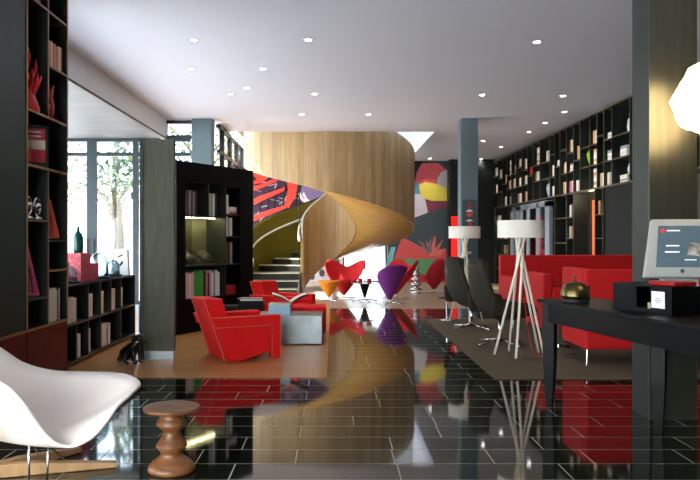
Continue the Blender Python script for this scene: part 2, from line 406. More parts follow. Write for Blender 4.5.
mural('wall_mural', 'red, violet and white brush stroke mural behind the stair on the left', strokes)
spots = [('ground', (214, 210, 212), [(296, 246), (343, 246), (343, GB), (296, GB)])]
for x, y, a, b in ((316, 268, 4, 4), (326, 262, 5, 3.5), (336, 262, 4, 4), (312, 277, 3, 3), (322, 273, 4, 3), (333, 272, 5, 3), (320, 256, 5, 3), (332, 253, 5, 2.5)):
    spots.append(('dark_spot', (74, 72, 80), ell(x, y, a, b, 7, x)))
mural('wall_mural', 'pale mural with dark grey blots seen under the stair', spots)

# dark end wall and red strip right of the mural
t = MB().box(3.66, 5.05, 22.6, 22.98, 0.004, HC - .01).build('wall_cladding', M_DARKC); tag(t, kind='structure')
t = thing('lit_banner', 'narrow bright red vertical panel on the dark end wall beside the blue column', 'sign', (3.78, 22.4, 0))
MB().box(-.10, .10, -.02, .02, .6, 2.1).build('panel', mat('lit_red', (235, 30, 26), .5, emit=0.7), t)
MB().box(-.03, .03, .02, .12, 0.004, .62).build('post', M_BLKM, t)

# icon sign on the column
t = thing('sign_panel', 'slim slate sign with red icons on the blue grey column', 'sign', (2.84, 14.985, 0))
MB().box(-.15, .15, -.012, .012, .75, 2.2).build('panel', mat('slate_panel', (58, 74, 82), .5), t, bevel=.004)
M_ICR = mat('sign_red', (214, 60, 52), .5); M_ICW = mat('sign_white', (226, 226, 226), .5)
y = -.016
for z, k in ((2.09, 0), (1.89, 1), (1.69, 2)):
    m = MB()
    if k == 0: m.box(-.012, .012, y, y + .004, z - .08, z + .07); m.box(-.028, .028, y, y + .004, z - .08, z - .02)
    elif k == 1: m.box(-.06, .06, y, y + .004, z - .02, z + .035); m.box(-.03, .03, y, y + .004, z - .05, z - .02)
    else: m.prism([(-.035, .05), (.03, .05), (.04, 0), (.02, -.02), (.04, -.07), (.0, -.07), (-.02, -.01)], lambda u, v, s: Vector((u, -.012 - .004 * s, v + 1.69)))
    m.build('icon', M_ICR, t)
    MB().prism([(-.08, -.14), (.08, -.14), (.03, -.1), (-.03, -.1)], lambda u, v, s, z=z: Vector((u, -.012 - .004 * s, v + z))).build('icon_base', M_ICW, t)
MB().box(-.05, .05, y, y + .004, 1.1, 1.115).box(-.05, .03, y, y + .004, 1.07, 1.082).build('small_print', M_ICW, t)

# ------------------------------------------------------------ spiral stair
CX, CY, RO, RI = -0.10, 19.1, 2.2, 0.74
def zs(a): return -0.12 + 0.87 * a / 90.0
def pol(a, r, z): return Vector((-r * math.cos(R(a)), r * math.sin(R(a)), z))
st = thing('spiral_staircase', 'wood clad spiral staircase winding up to the floor above', 'staircase', (CX, CY, 0))
M_STW = wood_mat('stair_oak', (166, 136, 92), (190, 162, 118), (5, 5, 0.35), 4.0, 0.42, polar=96)
M_STS = wood_mat('soffit_oak', (184, 144, 78), (204, 166, 98), (1, 1, 8), 3.0, 0.42)
M_GOLD = mat('olive_gold_lining', (128, 114, 36), 0.35, metal=0.35, vary=0.15, scale=1.5)
M_RAIL = mat('pale_handrail', (222, 222, 214), 0.3)
def band(r, a0, a1, thick, topoff=1.95, step=3):
    m = MB(); A = []
    k = int((a1 - a0) / step)
    for i in range(k + 1):
        a = a0 + (a1 - a0) * i / k
        b = max(0.004, zs(a)); tp = zs(a) + topoff
        if r > 1.5 and a < 90: tp -= .36 * (1 - a / 90)
        if a < a0 + 14 : tp = tp - (1 - math.sin(R((a - a0) / 14 * 90))) * .35
        A.append([pol(a, r, b), pol(a, r, tp), pol(a, r + thick, tp), pol(a, r + thick, b)])
    rows = A
    V = [[m.bm.verts.new(p) for p in row] for row in rows]
    for P, Q in zip(V, V[1:]):
        for j in range(4): m._f([P[j], P[(j + 1) % 4], Q[(j + 1) % 4], Q[j]])
    m._f(V[0]); m._f(V[-1][::-1])
    return m
AE = 450
band(RO, -22, AE, 0.05).build('outer_balustrade', M_STW, st)
band(RO - .035, -20, AE, 0.03, 1.94).build('outer_lining', M_GOLD, st)
band(RI - .05, -12, AE, 0.05).build('inner_balustrade', M_STW, st)
band(RI + .005, -10, AE, 0.02, 1.94).build('inner_lining', M_GOLD, st)
# top caps
for r, a0, nm in ((RO + .01, -20, 'outer'), (RI - .02, -10, 'inner')):
    m = MB(); m.sweep([pol(a, r, zs(a) + 1.955 - (.36 * (1 - a / 90) if (r > 1.5 and a < 90) else 0) + (0 if a > a0 + 14 else -(1 - math.sin(R(max(0, a - a0) / 14 * 90))) * .35)) for a in range(a0, AE, 4)], 0.022, 8)
    m.build('cap_rail', mat('dark_cap', (44, 42, 30), .4) if nm == 'outer' else M_RAIL, st, smooth=True)
# soffit
rows = [[pol(a, r, max(0.01, zs(a)) + .01) for r in (RI, (RI + RO) / 2, RO)] for a in range(10, AE, 4)]
MB().grid(rows).build('soffit', M_STS, st, solid=0.03, smooth=True)
# handrails
def hook(r, a0, h):
    pts = [pol(a0 - 3, r, max(.0, zs(a0)) + .75 + h - 1.0), pol(a0 - 5, r, zs(a0) + h + .55 - .75), pol(a0 - 3, r, zs(a0) + h - .08)]
    pts += [pol(a, r, zs(a) + h + .02) for a in range(a0, 330, 5)]
    if r > 1.5:
        for p in pts:
            al = math.degrees(math.atan2(p.y, -p.x)) % 360
            al = al - 360 if al > 330 else al
            if al < 90: p.z -= .3 * (1 - al / 90)
    return pts
MB().sweep(hook(RO - .14, -14, 1.5), .03, 8).build('handrail', M_RAIL, st, smooth=True)
MB().sweep(hook(RI + .07, -8, 1.72), .03, 8).build('handrail', M_RAIL, st, smooth=True)
# steps
M_STEP = mat('dark_step', (36, 34, 20), 0.5); M_NOSE_SHADED = mat('shaded_nosing', (104, 100, 78), .5); M_NOSE = mat('pale_nosing', (196, 190, 168), .4)
da = 17.6; a_s = 24 - 3 * da
for i, (ya, yb) in enumerate(((-1.6, .06), (-1.1, .06), (-.55, .06))):
    z = .17 * (i + 1)
    sp = MB().box(-2.12, -RI - .03, ya, yb, z - .165, z).build('step', M_STEP, st)
    MB().box(-2.12, -RI - .03, ya - .004, ya + .03, z - .022, z + .004).build('nosing', M_NOSE, sp)
m = MB(); m.prism([(p.x, p.y) for p in [pol(a, RI + .03, 0) for a in (0, 12, 26)] + [pol(a, RO - .05, 0) for a in (26, 18, 12, 6, 0)]], lambda u, v, s: Vector((u, v, .345 + .163 * s)))
m.build('step', M_STEP, st)
for i in range(3, 26):
    a0 = a_s + i * da; a1 = a0 + da + 2; z = 0.17 * (i + 1)
    if a0 > 330: break
    m = MB(); lo = z - .22
    for k in range(4):
        b0 = a0 + (a1 - a0) * k / 4; b1 = a0 + (a1 - a0) * (k + 1) / 4
        ps = [pol(b0, RI + .03, lo), pol(b0, RO - .05, lo), pol(b1, RO - .05, lo), pol(b1, RI + .03, lo)]
        qs = [p + Vector((0, 0, z - lo)) for p in ps]
        v = [m.bm.verts.new(p) for p in ps + qs]
        for q in ((0, 1, 2, 3), (4, 7, 6, 5), (0, 4, 5, 1), (1, 5, 6, 2), (2, 6, 7, 3), (3, 7, 4, 0)): m._f([v[j] for j in q])
    sp = m.build('step', M_STEP, st)
    m = MB(); v = [pol(a0 - .3, RI + .04, z - .03), pol(a0 - .3, RO - .06, z - .03), pol(a0 + 1.3, RO - .06, z - .03), pol(a0 + 1.3, RI + .04, z - .03)]
    m.prism([(p.x, p.y) for p in v], lambda u, w, s, z=z: Vector((u, w, z - .028 + .032 * s)))
    m.build('nosing', M_NOSE if i < 5 else M_NOSE_SHADED, sp)  # upper nosings get a darker colour in place of the low light there
# post in front of the lining
MB().tube((-RI - .08, .5, .7), (-RI - .08, .5, 2.72 + .6), .015).build('support_rod', M_BLKM, st)

# ------------------------------------------------------------ books
BOOKC = {}
BCOL = {'cream': (232, 220, 196), 'white': (242, 240, 236), 'tan': (206, 168, 124), 'orange': (214, 112, 70), 'red': (196, 34, 34), 'grey': (150, 150, 150), 'green': (62, 170, 66), 'pink': (214, 110, 130), 'pale pink': (222, 186, 190), 'dark': (46, 44, 48), 'blue': (120, 170, 200), 'brown': (112, 76, 50), 'yellow': (206, 190, 80), 'dark green': (34, 66, 56)}
def book_mesh(colr, w, h, d):
    w, h, d = round(w, 3), round(h, 2), round(d, 2); k = (colr, w, h, d)
    if k in BOOKC: return BOOKC[k]
    m = MB(); c = .003
    m.mi = 0; m.box(0, c, 0, d, 0, h); m.box(w - c, w, 0, d, 0, h); m.box(c, w - c, 0, c, 0, h)
    m.mi = 1; m.box(c, w - c, c, d - .004, .004, h - .004)
    o = m.build('book', [mat('cover_' + colr.replace(' ', '_'), BCOL[colr], .6), M_PAGES]); me = o.data
    bpy.data.objects.remove(o); BOOKC[k] = me
    return me
def book(colr, w, h, d, loc, rz, label, group=None, lean=0.0, flat=False, lx=None):
    o = bpy.data.objects.new('book', book_mesh(colr, w, h, d)); COL.objects.link(o)
    M = Matrix.Translation(loc) @ Matrix.Rotation(rz, 4, 'Z')
    if flat: M = M @ Matrix.Translation((h / 2, 0, 0)) @ Matrix.Rotation(R(-90), 4, 'Y')
    elif lean: M = M @ Matrix.Rotation(lean, 4, 'Y')
    o.matrix_world = M
    return tag(o, label, 'book', group)
def book_row(start, rz, seq, h, d, where, w=0.03, jitter=.012):
    """seq: colour names from the viewer's left to right; start is at the left end of the row"""
    dirv = Vector((math.cos(rz), math.sin(rz), 0)); p = Vector(start); n = len(seq)
    for i, c in enumerate(seq):
        ww = w * rnd.uniform(.8, 1.25); hh = h + rnd.uniform(-jitter, jitter)
        lab = '%s book, %s from left, %s' % (c, ORD[i], where) if n > 1 else '%s book standing alone %s' % (c, where)
        book(c, ww, hh, d, p.copy(), rz, lab, 'books ' + where)
        p += dirv * (ww + .0025)
    return p
def book_stack(base, rz, seq, w, d, where, t=0.03):
    z = 0; n = len(seq)
    for i, c in enumerate(seq):
        tt = t * rnd.uniform(.85, 1.15); tt = round(tt, 3)
        ww = w * rnd.uniform(.88, 1); lab = '%s flat book, %s from bottom, %s' % (c, ORD[i], where)
        o = book(c, tt, ww, d, Vector(base) + Vector((0, 0, z)), rz, lab, 'books, ' + where, flat=True)
        z += tt + .0015
    return z

# ------------------------------------------------------------ left tall bookcase
FX = -2.75; BK = -3.12
lb = thing('bookcase', 'tall dark green bookcase with oak edges on the left wall', 'bookcase', (0, 0, 0))
YA, YB, YC = 6.48, 6.95, 7.46
m = MB(); m.box(BK - .02, BK, 5.0, YC, .004, HC - .01); m.box(BK, FX, YC - .02, YC, .004, HC - .01); m.box(BK, FX, YA - .02, YA, .53, HC - .01); m.box(BK, FX, 5.0, YC - .02, .004, .06)
m.build('carcass', M_DARKC, lb)
MB().box(FX, FX + .006, YC - .022, YC, .53, HC - .01).build('edge_trim', M_OAKE, lb)
MB().box(FX, FX + .006, YA - .022, YA, .53, HC - .01).build('edge_trim', M_OAKE, lb)
def shelf(par, x0, x1, y0, y1, z, edge, fx, sgn, th=.02):
    s_ = MB().box(min(x0, x1), max(x0, x1), y0, y1, z - th, z).build('shelf', M_DARKC, par)
    if edge: MB().box(min(fx, fx + sgn * .006), max(fx, fx + sgn * .006), y0, y1, z - th - .001, z + .001).build('edge_trim', edge, s_)
def divider(par, x0, x1, y, z0, z1, edge, fx, sgn, th=.018):
    s_ = MB().box(min(x0, x1), max(x0, x1), y - th / 2, y + th / 2, z0, z1).build('divider', M_DARKC, par)
    if edge: MB().box(min(fx, fx + sgn * .005), max(fx, fx + sgn * .005), y - th / 2 - .001, y + th / 2 + .001, z0, z1).build('edge_trim', edge, s_)
LBY = 5.0
for (a, b, z, e) in ((YA, YC - .02, 3.58, 1), (YB, YC - .02, 3.06, 1), (YA, YC - .02, 2.55, 1), (YA, YC - .02, 2.05, 1), (YA, YB, 1.55, 1), (YB, YC - .02, 1.36, 0), (YB, YC - .02, 1.07, 1), (YA, YB, .82, 0), (5.0, YC - .02, .55, 1)):
    shelf(lb, BK, FX, a, b, z, M_OAKE if e else None, FX, 1)
divider(lb, BK, FX, YB, .55, 2.03, M_OAKE, FX, 1); divider(lb, BK, FX, YB, 2.55, HC - .02, M_OAKE, FX, 1)
MB().box(FX - .03, FX - .005, 5.0, YA - .025, .56, HC - .01).build('tall_door', M_DARKG, lb)
for a, b in ((5.02, 5.45), (5.47, 6.46), (6.48, YC - .01)):
    MB().box(FX - .022, FX, a + .004, b - .004, .05, .525).build('cabinet_door', M_MAROON, lb, bevel=.002)
X1 = FX - .04
# contents
def coral(name, label, cat, base, H, Rb, mt, seed, n=9):
    r_ = random.Random(seed); m = MB()
    m.lathe([(0, 0), (Rb * .9, 0), (Rb, .03), (Rb * .75, H * .18), (Rb * .5, H * .4), (Rb * .28, H * .65), (Rb * .12, H * .85), (0, H)], 14)
    for v in m.bm.verts: v.co += Vector((r_.uniform(-1, 1), r_.uniform(-1, 1), 0)) * Rb * .14
    for i in range(n):
        z = H * (.08 + .65 * i / n); a = r_.uniform(0, 6.28); rr = Rb * (1 - z / H) * .8
        p = Vector((math.cos(a) * rr, math.sin(a) * rr, z)); q = p + Vector((math.cos(a) * Rb * .35, math.sin(a) * Rb * .35, H * .14)); s_ = q + Vector((r_.uniform(-.2, .2) * Rb, r_.uniform(-.2, .2) * Rb, H * .12))
        m.sweep([p * .6 + Vector((0, 0, z * .4)), p, q, s_], [Rb * .22, Rb * .2, Rb * .13, Rb * .03], 7)
    for v in m.bm.verts: v.co.z = max(0, v.co.z)
    o = m.build(name, mt, smooth=True); o.location = base
    return tag(o, label, cat)
M_REDP = mat('red_gloss', (222, 20, 24), .3, vary=.12, scale=20)
coral('coral_sculpture', 'tall twisted red tower sculpture in the upper left bookcase cell', 'sculpture', (FX - .15, 6.74, 2.552), .66, .145, M_REDP, 3, 14)
o = MB().box(-.14, .14, -.16, .16, 0, .17).build('storage_box', mat('orange_red_box', (206, 84, 60), .6), bevel=.01); o.location = (FX - .18, 6.72, 3.582); tag(o, 'orange red box on the topmost shelf of the left bookcase', 'box')
book_row((FX - .03, YB + .03, 3.062), R(90), ['orange', 'tan', 'orange', 'cream', 'orange', 'tan', 'orange', 'tan', 'cream', 'orange'], .25, .2, 'in upper right cell, tall left bookcase', .036)
# red hand-like figure
t = thing('branch_figurine', 'small red branching figurine on the shelf below the orange books', 'figurine', (FX - .085, 7.22, 2.552))
MB().lathe([(0, 0), (.07, 0), (.07, .02), (.03, .04), (0, .04)], 16).build('base', M_BLKM, t)
m = MB(); m.sweep([(0, 0, .03), (0, .01, .15), (0, .0, .22)], [.035, .04, .03], 8)
m.sweep([(0, 0, .18), (0, -.06, .24), (0, -.05, .36)], [.03, .022, .008], 8); m.sweep([(0, 0, .2), (0, .02, .28), (0, .09, .37)], [.026, .022, .008], 8); m.sweep([(0, 0, .12), (0, -.09, .16), (0, -.1, .24)], [.02, .018, .006], 8)
m.build('branches', mat('dusty_red', (206, 62, 62), .5), t, smooth=True)
# framed card
t = thing('framed_card', 'small red and cream card in a clear frame on the bookcase shelf', 'picture frame', (FX - .10, 6.86, 2.052), R(35))
MB().box(-.13, .13, -.012, .012, 0, .4).build('frame', M_BLKM, t)
for nm, z0, z1, c in (('top_field', .26, .37, (196, 44, 52)), ('middle_field', .17, .26, (226, 206, 180)), ('bottom_field', .05, .17, (190, 36, 46))):
    MB().box(-.1, .1, -.017, -.012, z0, z1).build(nm, mat('card_' + nm, c, .6), t)
for z in (.33, .29): MB().box(-.06, .06, -.02, -.017, z, z + .014).build('print_line', M_ICW, t)
# chrome desk clocks
for i, (y, lab) in enumerate(((6.63, 'left of two round chrome ornaments on the bookcase shelf'), (6.83, 'right of two round chrome ornaments on the bookcase shelf'))):
    t = thing('chrome_ornament', lab, 'ornament', (FX - .06, y, 1.552))
    MB().lathe([(0, 0), (.05, 0), (.05, .015), (.015, .03), (.012, .05)], 18).build('foot', M_CHROME, t, smooth=True)
    m = MB(); m.sweep([(0, .075 * math.cos(a), .125 + .08 * math.sin(a)) for a in [2 * math.pi * k / 24 for k in range(25)]], .014, 8); m.build('ring', M_CHROME, t, smooth=True)
    MB().ball((0, 0, .125), .045, 2).build('ball', M_CHROME, t, smooth=True)
# leaning orange and pink books
def lean_book(label, y, z, w, h, mt, stripe, tilt):
    t = thing('display_book', label, 'book', (FX - .09, y, z), R(90))
    t.rotation_euler = (R(-17), R(tilt), R(68))
    MB().box(-w / 2, w / 2, 0, .03, 0.006, h).build('cover', mt, t, bevel=.002)
    MB().box(-w / 2 + .004, w / 2 - .001, .004, .026, 0.003, h - .004).build('pages', M_PAGES, t)
    for i in range(5):
        u = -w / 2 + .03 + (w - .08) * i / 5
        MB().prism([(u, .03), (u + .02, .03), (u + .05, h * .5), (u + .02, h * .8)], lambda a, b, s: Vector((a, -.0005 - .0015 * s, b))).build('cover_art', stripe, t)
M_PINK = mat('magenta_cover', (206, 44, 104), .5, rgb2=(228, 96, 140), scale=9); M_ORNG = mat('orange_cover', (222, 62, 30), .5, rgb2=(232, 96, 40), scale=9)
lean_book('orange red book leaning in the middle cell of the left bookcase', 7.21, 1.374, .30, .42, M_ORNG, mat('dark_orange_art', (170, 40, 22), .5), 0)
lean_book('magenta patterned book leaning in the lower left bookcase cell', 6.72, .834, .28, .50, M_PINK, mat('plum_art', (112, 16, 60), .5), 0)
book_row((FX - .03, YB + .02, .552), R(90), ['cream', 'white', 'cream', 'white', 'cream', 'white', 'cream', 'dark', 'cream'], .32, .24, 'in bottom right cell, tall left bookcase', .036)

# ------------------------------------------------------------ low shelf under the window
LX = -2.80; LB_ = -3.16
ls = thing('low_bookshelf', 'low black two tier bookshelf running below the window', 'bookshelf', (0, 0, 0))
yv = [7.6, 8.23, 8.67, 9.08, 9.5, 10.18]
m = MB(); m.box(LB_ - .02, LB_, 7.5, 10.2, .006, .85); m.box(LB_, LX, 7.5, 7.52, .006, .85); m.box(LB_, LX, 10.18, 10.2, .006, .85); m.build('carcass', M_DARKC, ls)
MB().box(LB_ - .02, LX + .01, 7.5, 10.2, .852, .872).build('top', M_BLACK, ls)
shelf(ls, LB_, LX, 7.52, 10.18, .46, M_OAKD, LX, 1); shelf(ls, LB_, LX, 7.52, 10.18, .05, M_OAKD, LX, 1)
for y in yv[1:-1]: divider(ls, LB_, LX, y, .462, .85, M_OAKD, LX, 1, .014)
for y in (7.85, 8.67, 9.5): divider(ls, LB_, LX, y, .052, .438, M_OAKD, LX, 1, .014)
divider(ls, LB_, LX, 8.23, .052, .438, M_OAKD, LX, 1, .014)
nm = ['cell nearest the tall bookcase', 'second cell from the tall bookcase', 'third cell from the tall bookcase', 'fourth cell from the tall bookcase', 'cell furthest from the tall bookcase']
for i, n_ in enumerate((7, 5, 4, 5, 3)):
    book_row((LX - .03, (7.62 if i == 0 else yv[i] + .02), .462), R(90), [['cream', 'white', 'cream', 'cream'][(k + i) % 4] for k in range(n_)], .27, .22, 'upper %s, low shelf' % nm[i], .045)
for (y, n_, w_) in ((7.88, 4, 'second cell from the tall bookcase'), (8.26, 3, 'third cell from the tall bookcase'), (8.70, 9, 'fourth cell from the tall bookcase')):
    book_row((LX - .03, y, .052), R(90), [['white', 'grey', 'cream', 'white', 'cream'][(k) % 5] for k in range(n_)], .27, .22, 'lower %s, low shelf' % w_, .046)
# on top of it
def cloche(x, y, r, h, label):
    t = thing('glass_cloche', label, 'glass dome', (x, y, .873))
    MB().lathe([(0, 0), (r * 1.35, 0), (r * 1.35, .015), (r * 1.2, .025), (0, .025)], 28).build('base', M_BLACK, t)
    MB().lathe([(r, .026), (r, h * .55), (r * .9, h * .75), (r * .6, h * .92), (r * .15, h), (0, h)], 28).build('dome', M_GLASSG, t, smooth=True, solid=.003)
    MB().ball((0, 0, h + .022), .018, 2).build('knob', M_GLASSG, t, smooth=True)
cloche(-2.98, 9.17, .115, .33, 'largest glass cloche on a black base on the low shelf')
cloche(-2.98, 8.12, .09, .2, 'low glass cloche on the window shelf nearest the tall bookcase')
cloche(-2.98, 9.75, .09, .22, 'small glass cloche at the far end of the window shelf')
o = MB().lathe([(0, 0), (.055, 0), (.06, .04), (.06, .17), (.045, .22), (.02, .25), (.018, .3), (.022, .31), (0, .31)], 24).build('bottle', mat('bottle_green', (26, 84, 76), .2), smooth=True)
o.location = (-2.99, 8.45, 1.211); tag(o, 'dark green bottle standing on the red box by the window', 'bottle')
for i, (y, x) in enumerate(((8.45, -3.0), (8.81, -3.02))):
    o = MB().box(-.1, .1, -.16, .16, 0, (.335, .2)[i]).build('gift_box', mat('red_patterned_box', (196, 44, 66), .55, rgb2=(220, 120, 130), scale=26), bevel=.004); o.location = (x, y, .874)
    tag(o, ('red patterned box under the green bottle on the window shelf', 'red patterned box beside the tallest glass cloche')[i], 'box')
t = thing('paper_bag', 'white printed paper bag at the end of the window shelf', 'bag', (-2.96, 10.05, .874))
MB().prism([(-.12, 0), (.12, 0), (.1, .36), (-.1, .36)], lambda u, v, s: Vector((u, -.05 + .1 * s, v))).build('bag', M_WHITE, t)
MB().sweep([(-.05, -.05, .36), (-.045, -.05, .42), (.045, -.05, .42), (.05, -.05, .36)], .004, 6).build('handle', M_PAGES, t)
MB().prism([(-.05, .1), (.0, .16), (.03, .2), (.05, .17), (.01, .12)], lambda u, v, s: Vector((u, -.0505 - .001 * s, v))).prism([(-.03, .24), (.04, .27), (.04, .29), (-.03, .26)], lambda u, v, s: Vector((u, -.0505 - .001 * s, v))).build('print', M_BLKM, t)

# ------------------------------------------------------------ black display bookcase at an angle
DB = Vector((-2.23, 10.24, 0)); ang = R(60.6); Ld = 1.86
bc = thing('display_bookcase', 'black freestanding display bookcase set at an angle beside the red armchair', 'bookcase', DB, ang)
# local x along face 0..Ld, y into depth
u0, u1, u2, u3 = .20, .72, 1.14, 1.50   # pixel derived verticals
D_ = .42
def bl(x0, x1, y0, y1, z0, z1, n, mt=M_BLACK, par=bc, **k): return MB().box(x0, x1, y0, y1, z0, z1).build(n, mt, par, **k)
bl(0, Ld, D_ - .02, D_, .006, 2.5, 'back_panel', M_DISP)
bl(0, u0, 0, D_ - .02, .006, 2.5, 'side_panel'); bl(u3, Ld, 0, D_ - .02, .006, 2.5, 'side_panel')
bl(u0, u3, 0, D_ - .02, 2.20, 2.5, 'top_panel'); bl(u0, u3, 0, D_ - .02, .006, .5, 'base_panel')
M_OLV = mat('olive_back', (104, 110, 86), .6)
bl(u0, u2, D_ - .03, D_ - .021, 1.0, 1.72, 'lit_back', M_OLV)
for z in (1.72, .99): bl(u0, u2 + .0, .01, D_ - .03, z - .02, z, 'shelf', M_DISP)
for z in (1.77, 1.42, .99, ): bl(u2 + .015, u3, .01, D_ - .03, z - .02, z, 'shelf', M_DISP)
bl(u2, u2 + .015, .005, D_ - .03, .5, 2.2, 'divider', M_DISP); bl(u1, u1 + .015, .005, D_ - .03, 1.72, 2.2, 'divider', M_DISP)
bl(u0, u1 + .05, D_ - .05, D_ - .035, 1.02, 1.68, 'slatted_screen', brick_mat('slats', (74, 76, 56), (66, 68, 50), (34, 34, 24), 4, .035, .008, .6))
g = bl(u0 + .02, u2 - .02, .2, .23, 1.694, 1.7, 'strip_light', mat('warm_strip', (255, 236, 176), .5, emit=34))

def inb(x, y, z): return bc.matrix_basis @ Vector((x, y, z)) if False else DB + Vector((x * math.cos(ang) - y * math.sin(ang), x * math.sin(ang) + y * math.cos(ang), z))
book_row(inb(u0 + .03, .05, 1.722), ang, ['grey', 'dark', 'brown', 'grey', 'dark', 'grey', 'brown', 'dark'], .36, .22, 'in top left cell, black display bookcase', .036)
book_row(inb(u1 + .05, .05, 1.722), ang, ['yellow', 'blue', 'white', 'dark'], .34, .22, 'in top middle cell, black display bookcase', .05)
book_row(inb(u2 + .03, .05, 1.772), ang, ['white', 'cream'], .3, .22, 'in top right cell, black display bookcase', .05)
book_stack(inb(u2 + .25, .05, 1.772), ang, ['red', 'pale pink', 'white', 'white'], .18, .2, 'top right cell stack, black display bookcase')
book_row(inb(u2 + .03, .05, 1.422), ang, ['white', 'white', 'grey', 'white', 'white'], .3, .22, 'in upper middle right cell, black display bookcase', .038)
book_row(inb(u2 + .03, .05, .992), ang, ['orange', 'brown', 'dark', 'dark green', 'tan', 'dark green'], .34, .22, 'in lower middle right cell, black display bookcase', .035)
book_row(inb(u0 + .02, .05, .502), ang, ['pale pink', 'pale pink', 'cream', 'pale pink', 'green', 'green', 'green', 'green', 'dark', 'pink', 'dark', 'pale pink', 'white', 'blue', 'white', 'white'], .38, .24, 'on bottom shelf, black display bookcase', .049, .03)
# open books on the lit shelf
def open_book(label, loc, rz, w=.2, h=.28, col_=M_PAGES, tilt=22, cat='book', up=0.0):
    t = thing('open_book', label, cat, loc, rz)
    for s in (-1, 1):
        m = MB(); rows = []
        for i in range(7):
            u = i / 6; x = s * u * w; z = .012 + math.sin(u * math.pi * .9) * .02 + u * math.tan(R(tilt)) * w
            rows.append([(x, 0, z), (x, h, z + up)])
        m.grid(rows); m.build('page', col_, t, solid=.006, smooth=True)
    m = MB(); m.grid([[(-w, 0, math.tan(R(tilt)) * w + .003), (-w, h, math.tan(R(tilt)) * w + .003 + up)], [(0, 0, .004), (0, h, .004 + up)], [(w, 0, math.tan(R(tilt)) * w + .003), (w, h, math.tan(R(tilt)) * w + .003 + up)]]); m.build('cover', M_BLKM, t, solid=.004)
    return t
M_OLP = mat('olive_page', (70, 68, 40), .6, rgb2=(34, 34, 22), scale=14)
for x, lab in ((.36, 'left open book on the lit shelf of the black display bookcase'), (.78, 'right open book on the lit shelf of the black display bookcase')):
    open_book(lab, inb(x, .06, 1.0), ang, .15, .2, M_OLP, 16, up=.15)
o = bl(0, .3, 0, .2, 0, .14, 'box', mat('red_box', (180, 30, 34), .5), None); o.name = 'storage_box'; o.location = inb(u2 + .03, .06, .502); o.rotation_euler = (0, 0, ang); tag(o, 'red box on the bottom shelf of the black display bookcase', 'box')

# ------------------------------------------------------------ right wall bookcase
RX = 5.05; RB = 5.42
def ry(px): return RX * F / (px - VX)
rb = thing('bookcase', 'long dark bookcase with thin oak edges covering the right wall', 'bookcase', (0, 0, 0))
H1, H2, H3, HT = 2.37, 2.82, 3.22, 3.78
Y0, Y1 = 7.0, 22.9
m = MB(); m.box(RB, RB + .02, Y0, 16.8, .006, HT); m.box(RB, RB + .02, 16.8, 20.6, H1, HT); m.box(RB, RB + .02, 20.6, 22.5, .006, HT); m.box(RX, RB, Y0, 22.5, HT, HT + .03); m.build('carcass', M_DARKC, rb)
MB().box(RX - .01, RX, Y0, 22.5, HT, HT + .03).build('top_trim', M_OAKD, rb)
shelf(rb, RX, RB, Y0, 22.5, H1, M_OAKD, RX, -1, .03)
px = [700, 676, 655, 640, 630, 612, 604, 597, 590, 580, 573.5, 566.5, 560, 554.6, 550, 540, 533, 527.5, 522, 516, 511.5, 507, 502.5, 498, 493.5]
ys = [ry(p) for p in px]
for i, y in enumerate(ys): divider(rb, RX, RB, y, H1, HT, M_OAKD, RX, -1, .016)
cells = []   # (ylow, yhigh, z, ceiling z, row name)
pat = ['A', 'B', 'A', 'C', 'A', 'A', 'B', 'A', 'A', 'C', 'A', 'B', 'C', 'B', 'A', 'A', 'C', 'A', 'B', 'A', 'A', 'C', 'A', 'B']
for i in range(len(ys) - 1):
    a, b = ys[i] + .01, ys[i + 1] - .01
    zz = {'A': (H2, H3), 'B': (H2 + .0, H3 + .12), 'C': (H3 - .2,)}[pat[i]]
    for z in zz: shelf(rb, RX, RB, a, b, z, M_OAKD, RX, -1, .016)
    zl = [H1] + list(zz); zu = list(zz) + [HT]
    for k, (l, u) in enumerate(zip(zl, zu)): cells.append((i, k, len(zl), a, b, l, u))
# lower part
for p in (700, 640, 603, 595, 573.5, 566.5, 554.6, 508.5, 502, 496, 491): divider(rb, RX, RB, ry(p), .006, H1 - .03, M_OAKD, RX, -1, .02)
for (pa, pb) in ((603, 595), (573.5, 566.5), (508.5, 502), (502, 496), (496, 491)):
    for z in (.5, .95, 1.4, 1.85): shelf(rb, RX, RB, ry(pa) + .011, ry(pb) - .011, z, M_OAKD, RX, -1, .016)
for z in (1.3, 1.85): shelf(rb, RX, RB, ry(566.5) + .011, ry(554.6) - .011, z, M_OAKD, RX, -1, .016)
MB().box(RX + .02, RX + .04, ry(640) + .012, ry(603) - .012, .006, H1 - .032).build('panel', mat('near_black_green', (9, 14, 12), .6, ior=1.3), rb)
MB().box(RX + .3, RX + .32, ry(595) + .012, ry(573.5) - .012, .006, H1 - .032).build('niche_back', mat('bronze_niche', (52, 42, 28), .6), rb)
t = thing('orange_lamp', 'glowing orange vertical light strip in the wall niche of the right bookcase', 'light', (RX + .13, 14.3, 0.0))
MB().tube((0, 0, .9), (0, 0, 2.15), .03, n=12).build('tube', mat('orange_glow', (226, 96, 50), .5, emit=1.0), t, smooth=True)
MB().tube((0, 0, 0.004), (0, 0, .9), .015, n=10).build('stand', M_BLKM, t)
SPOT = lambda: None
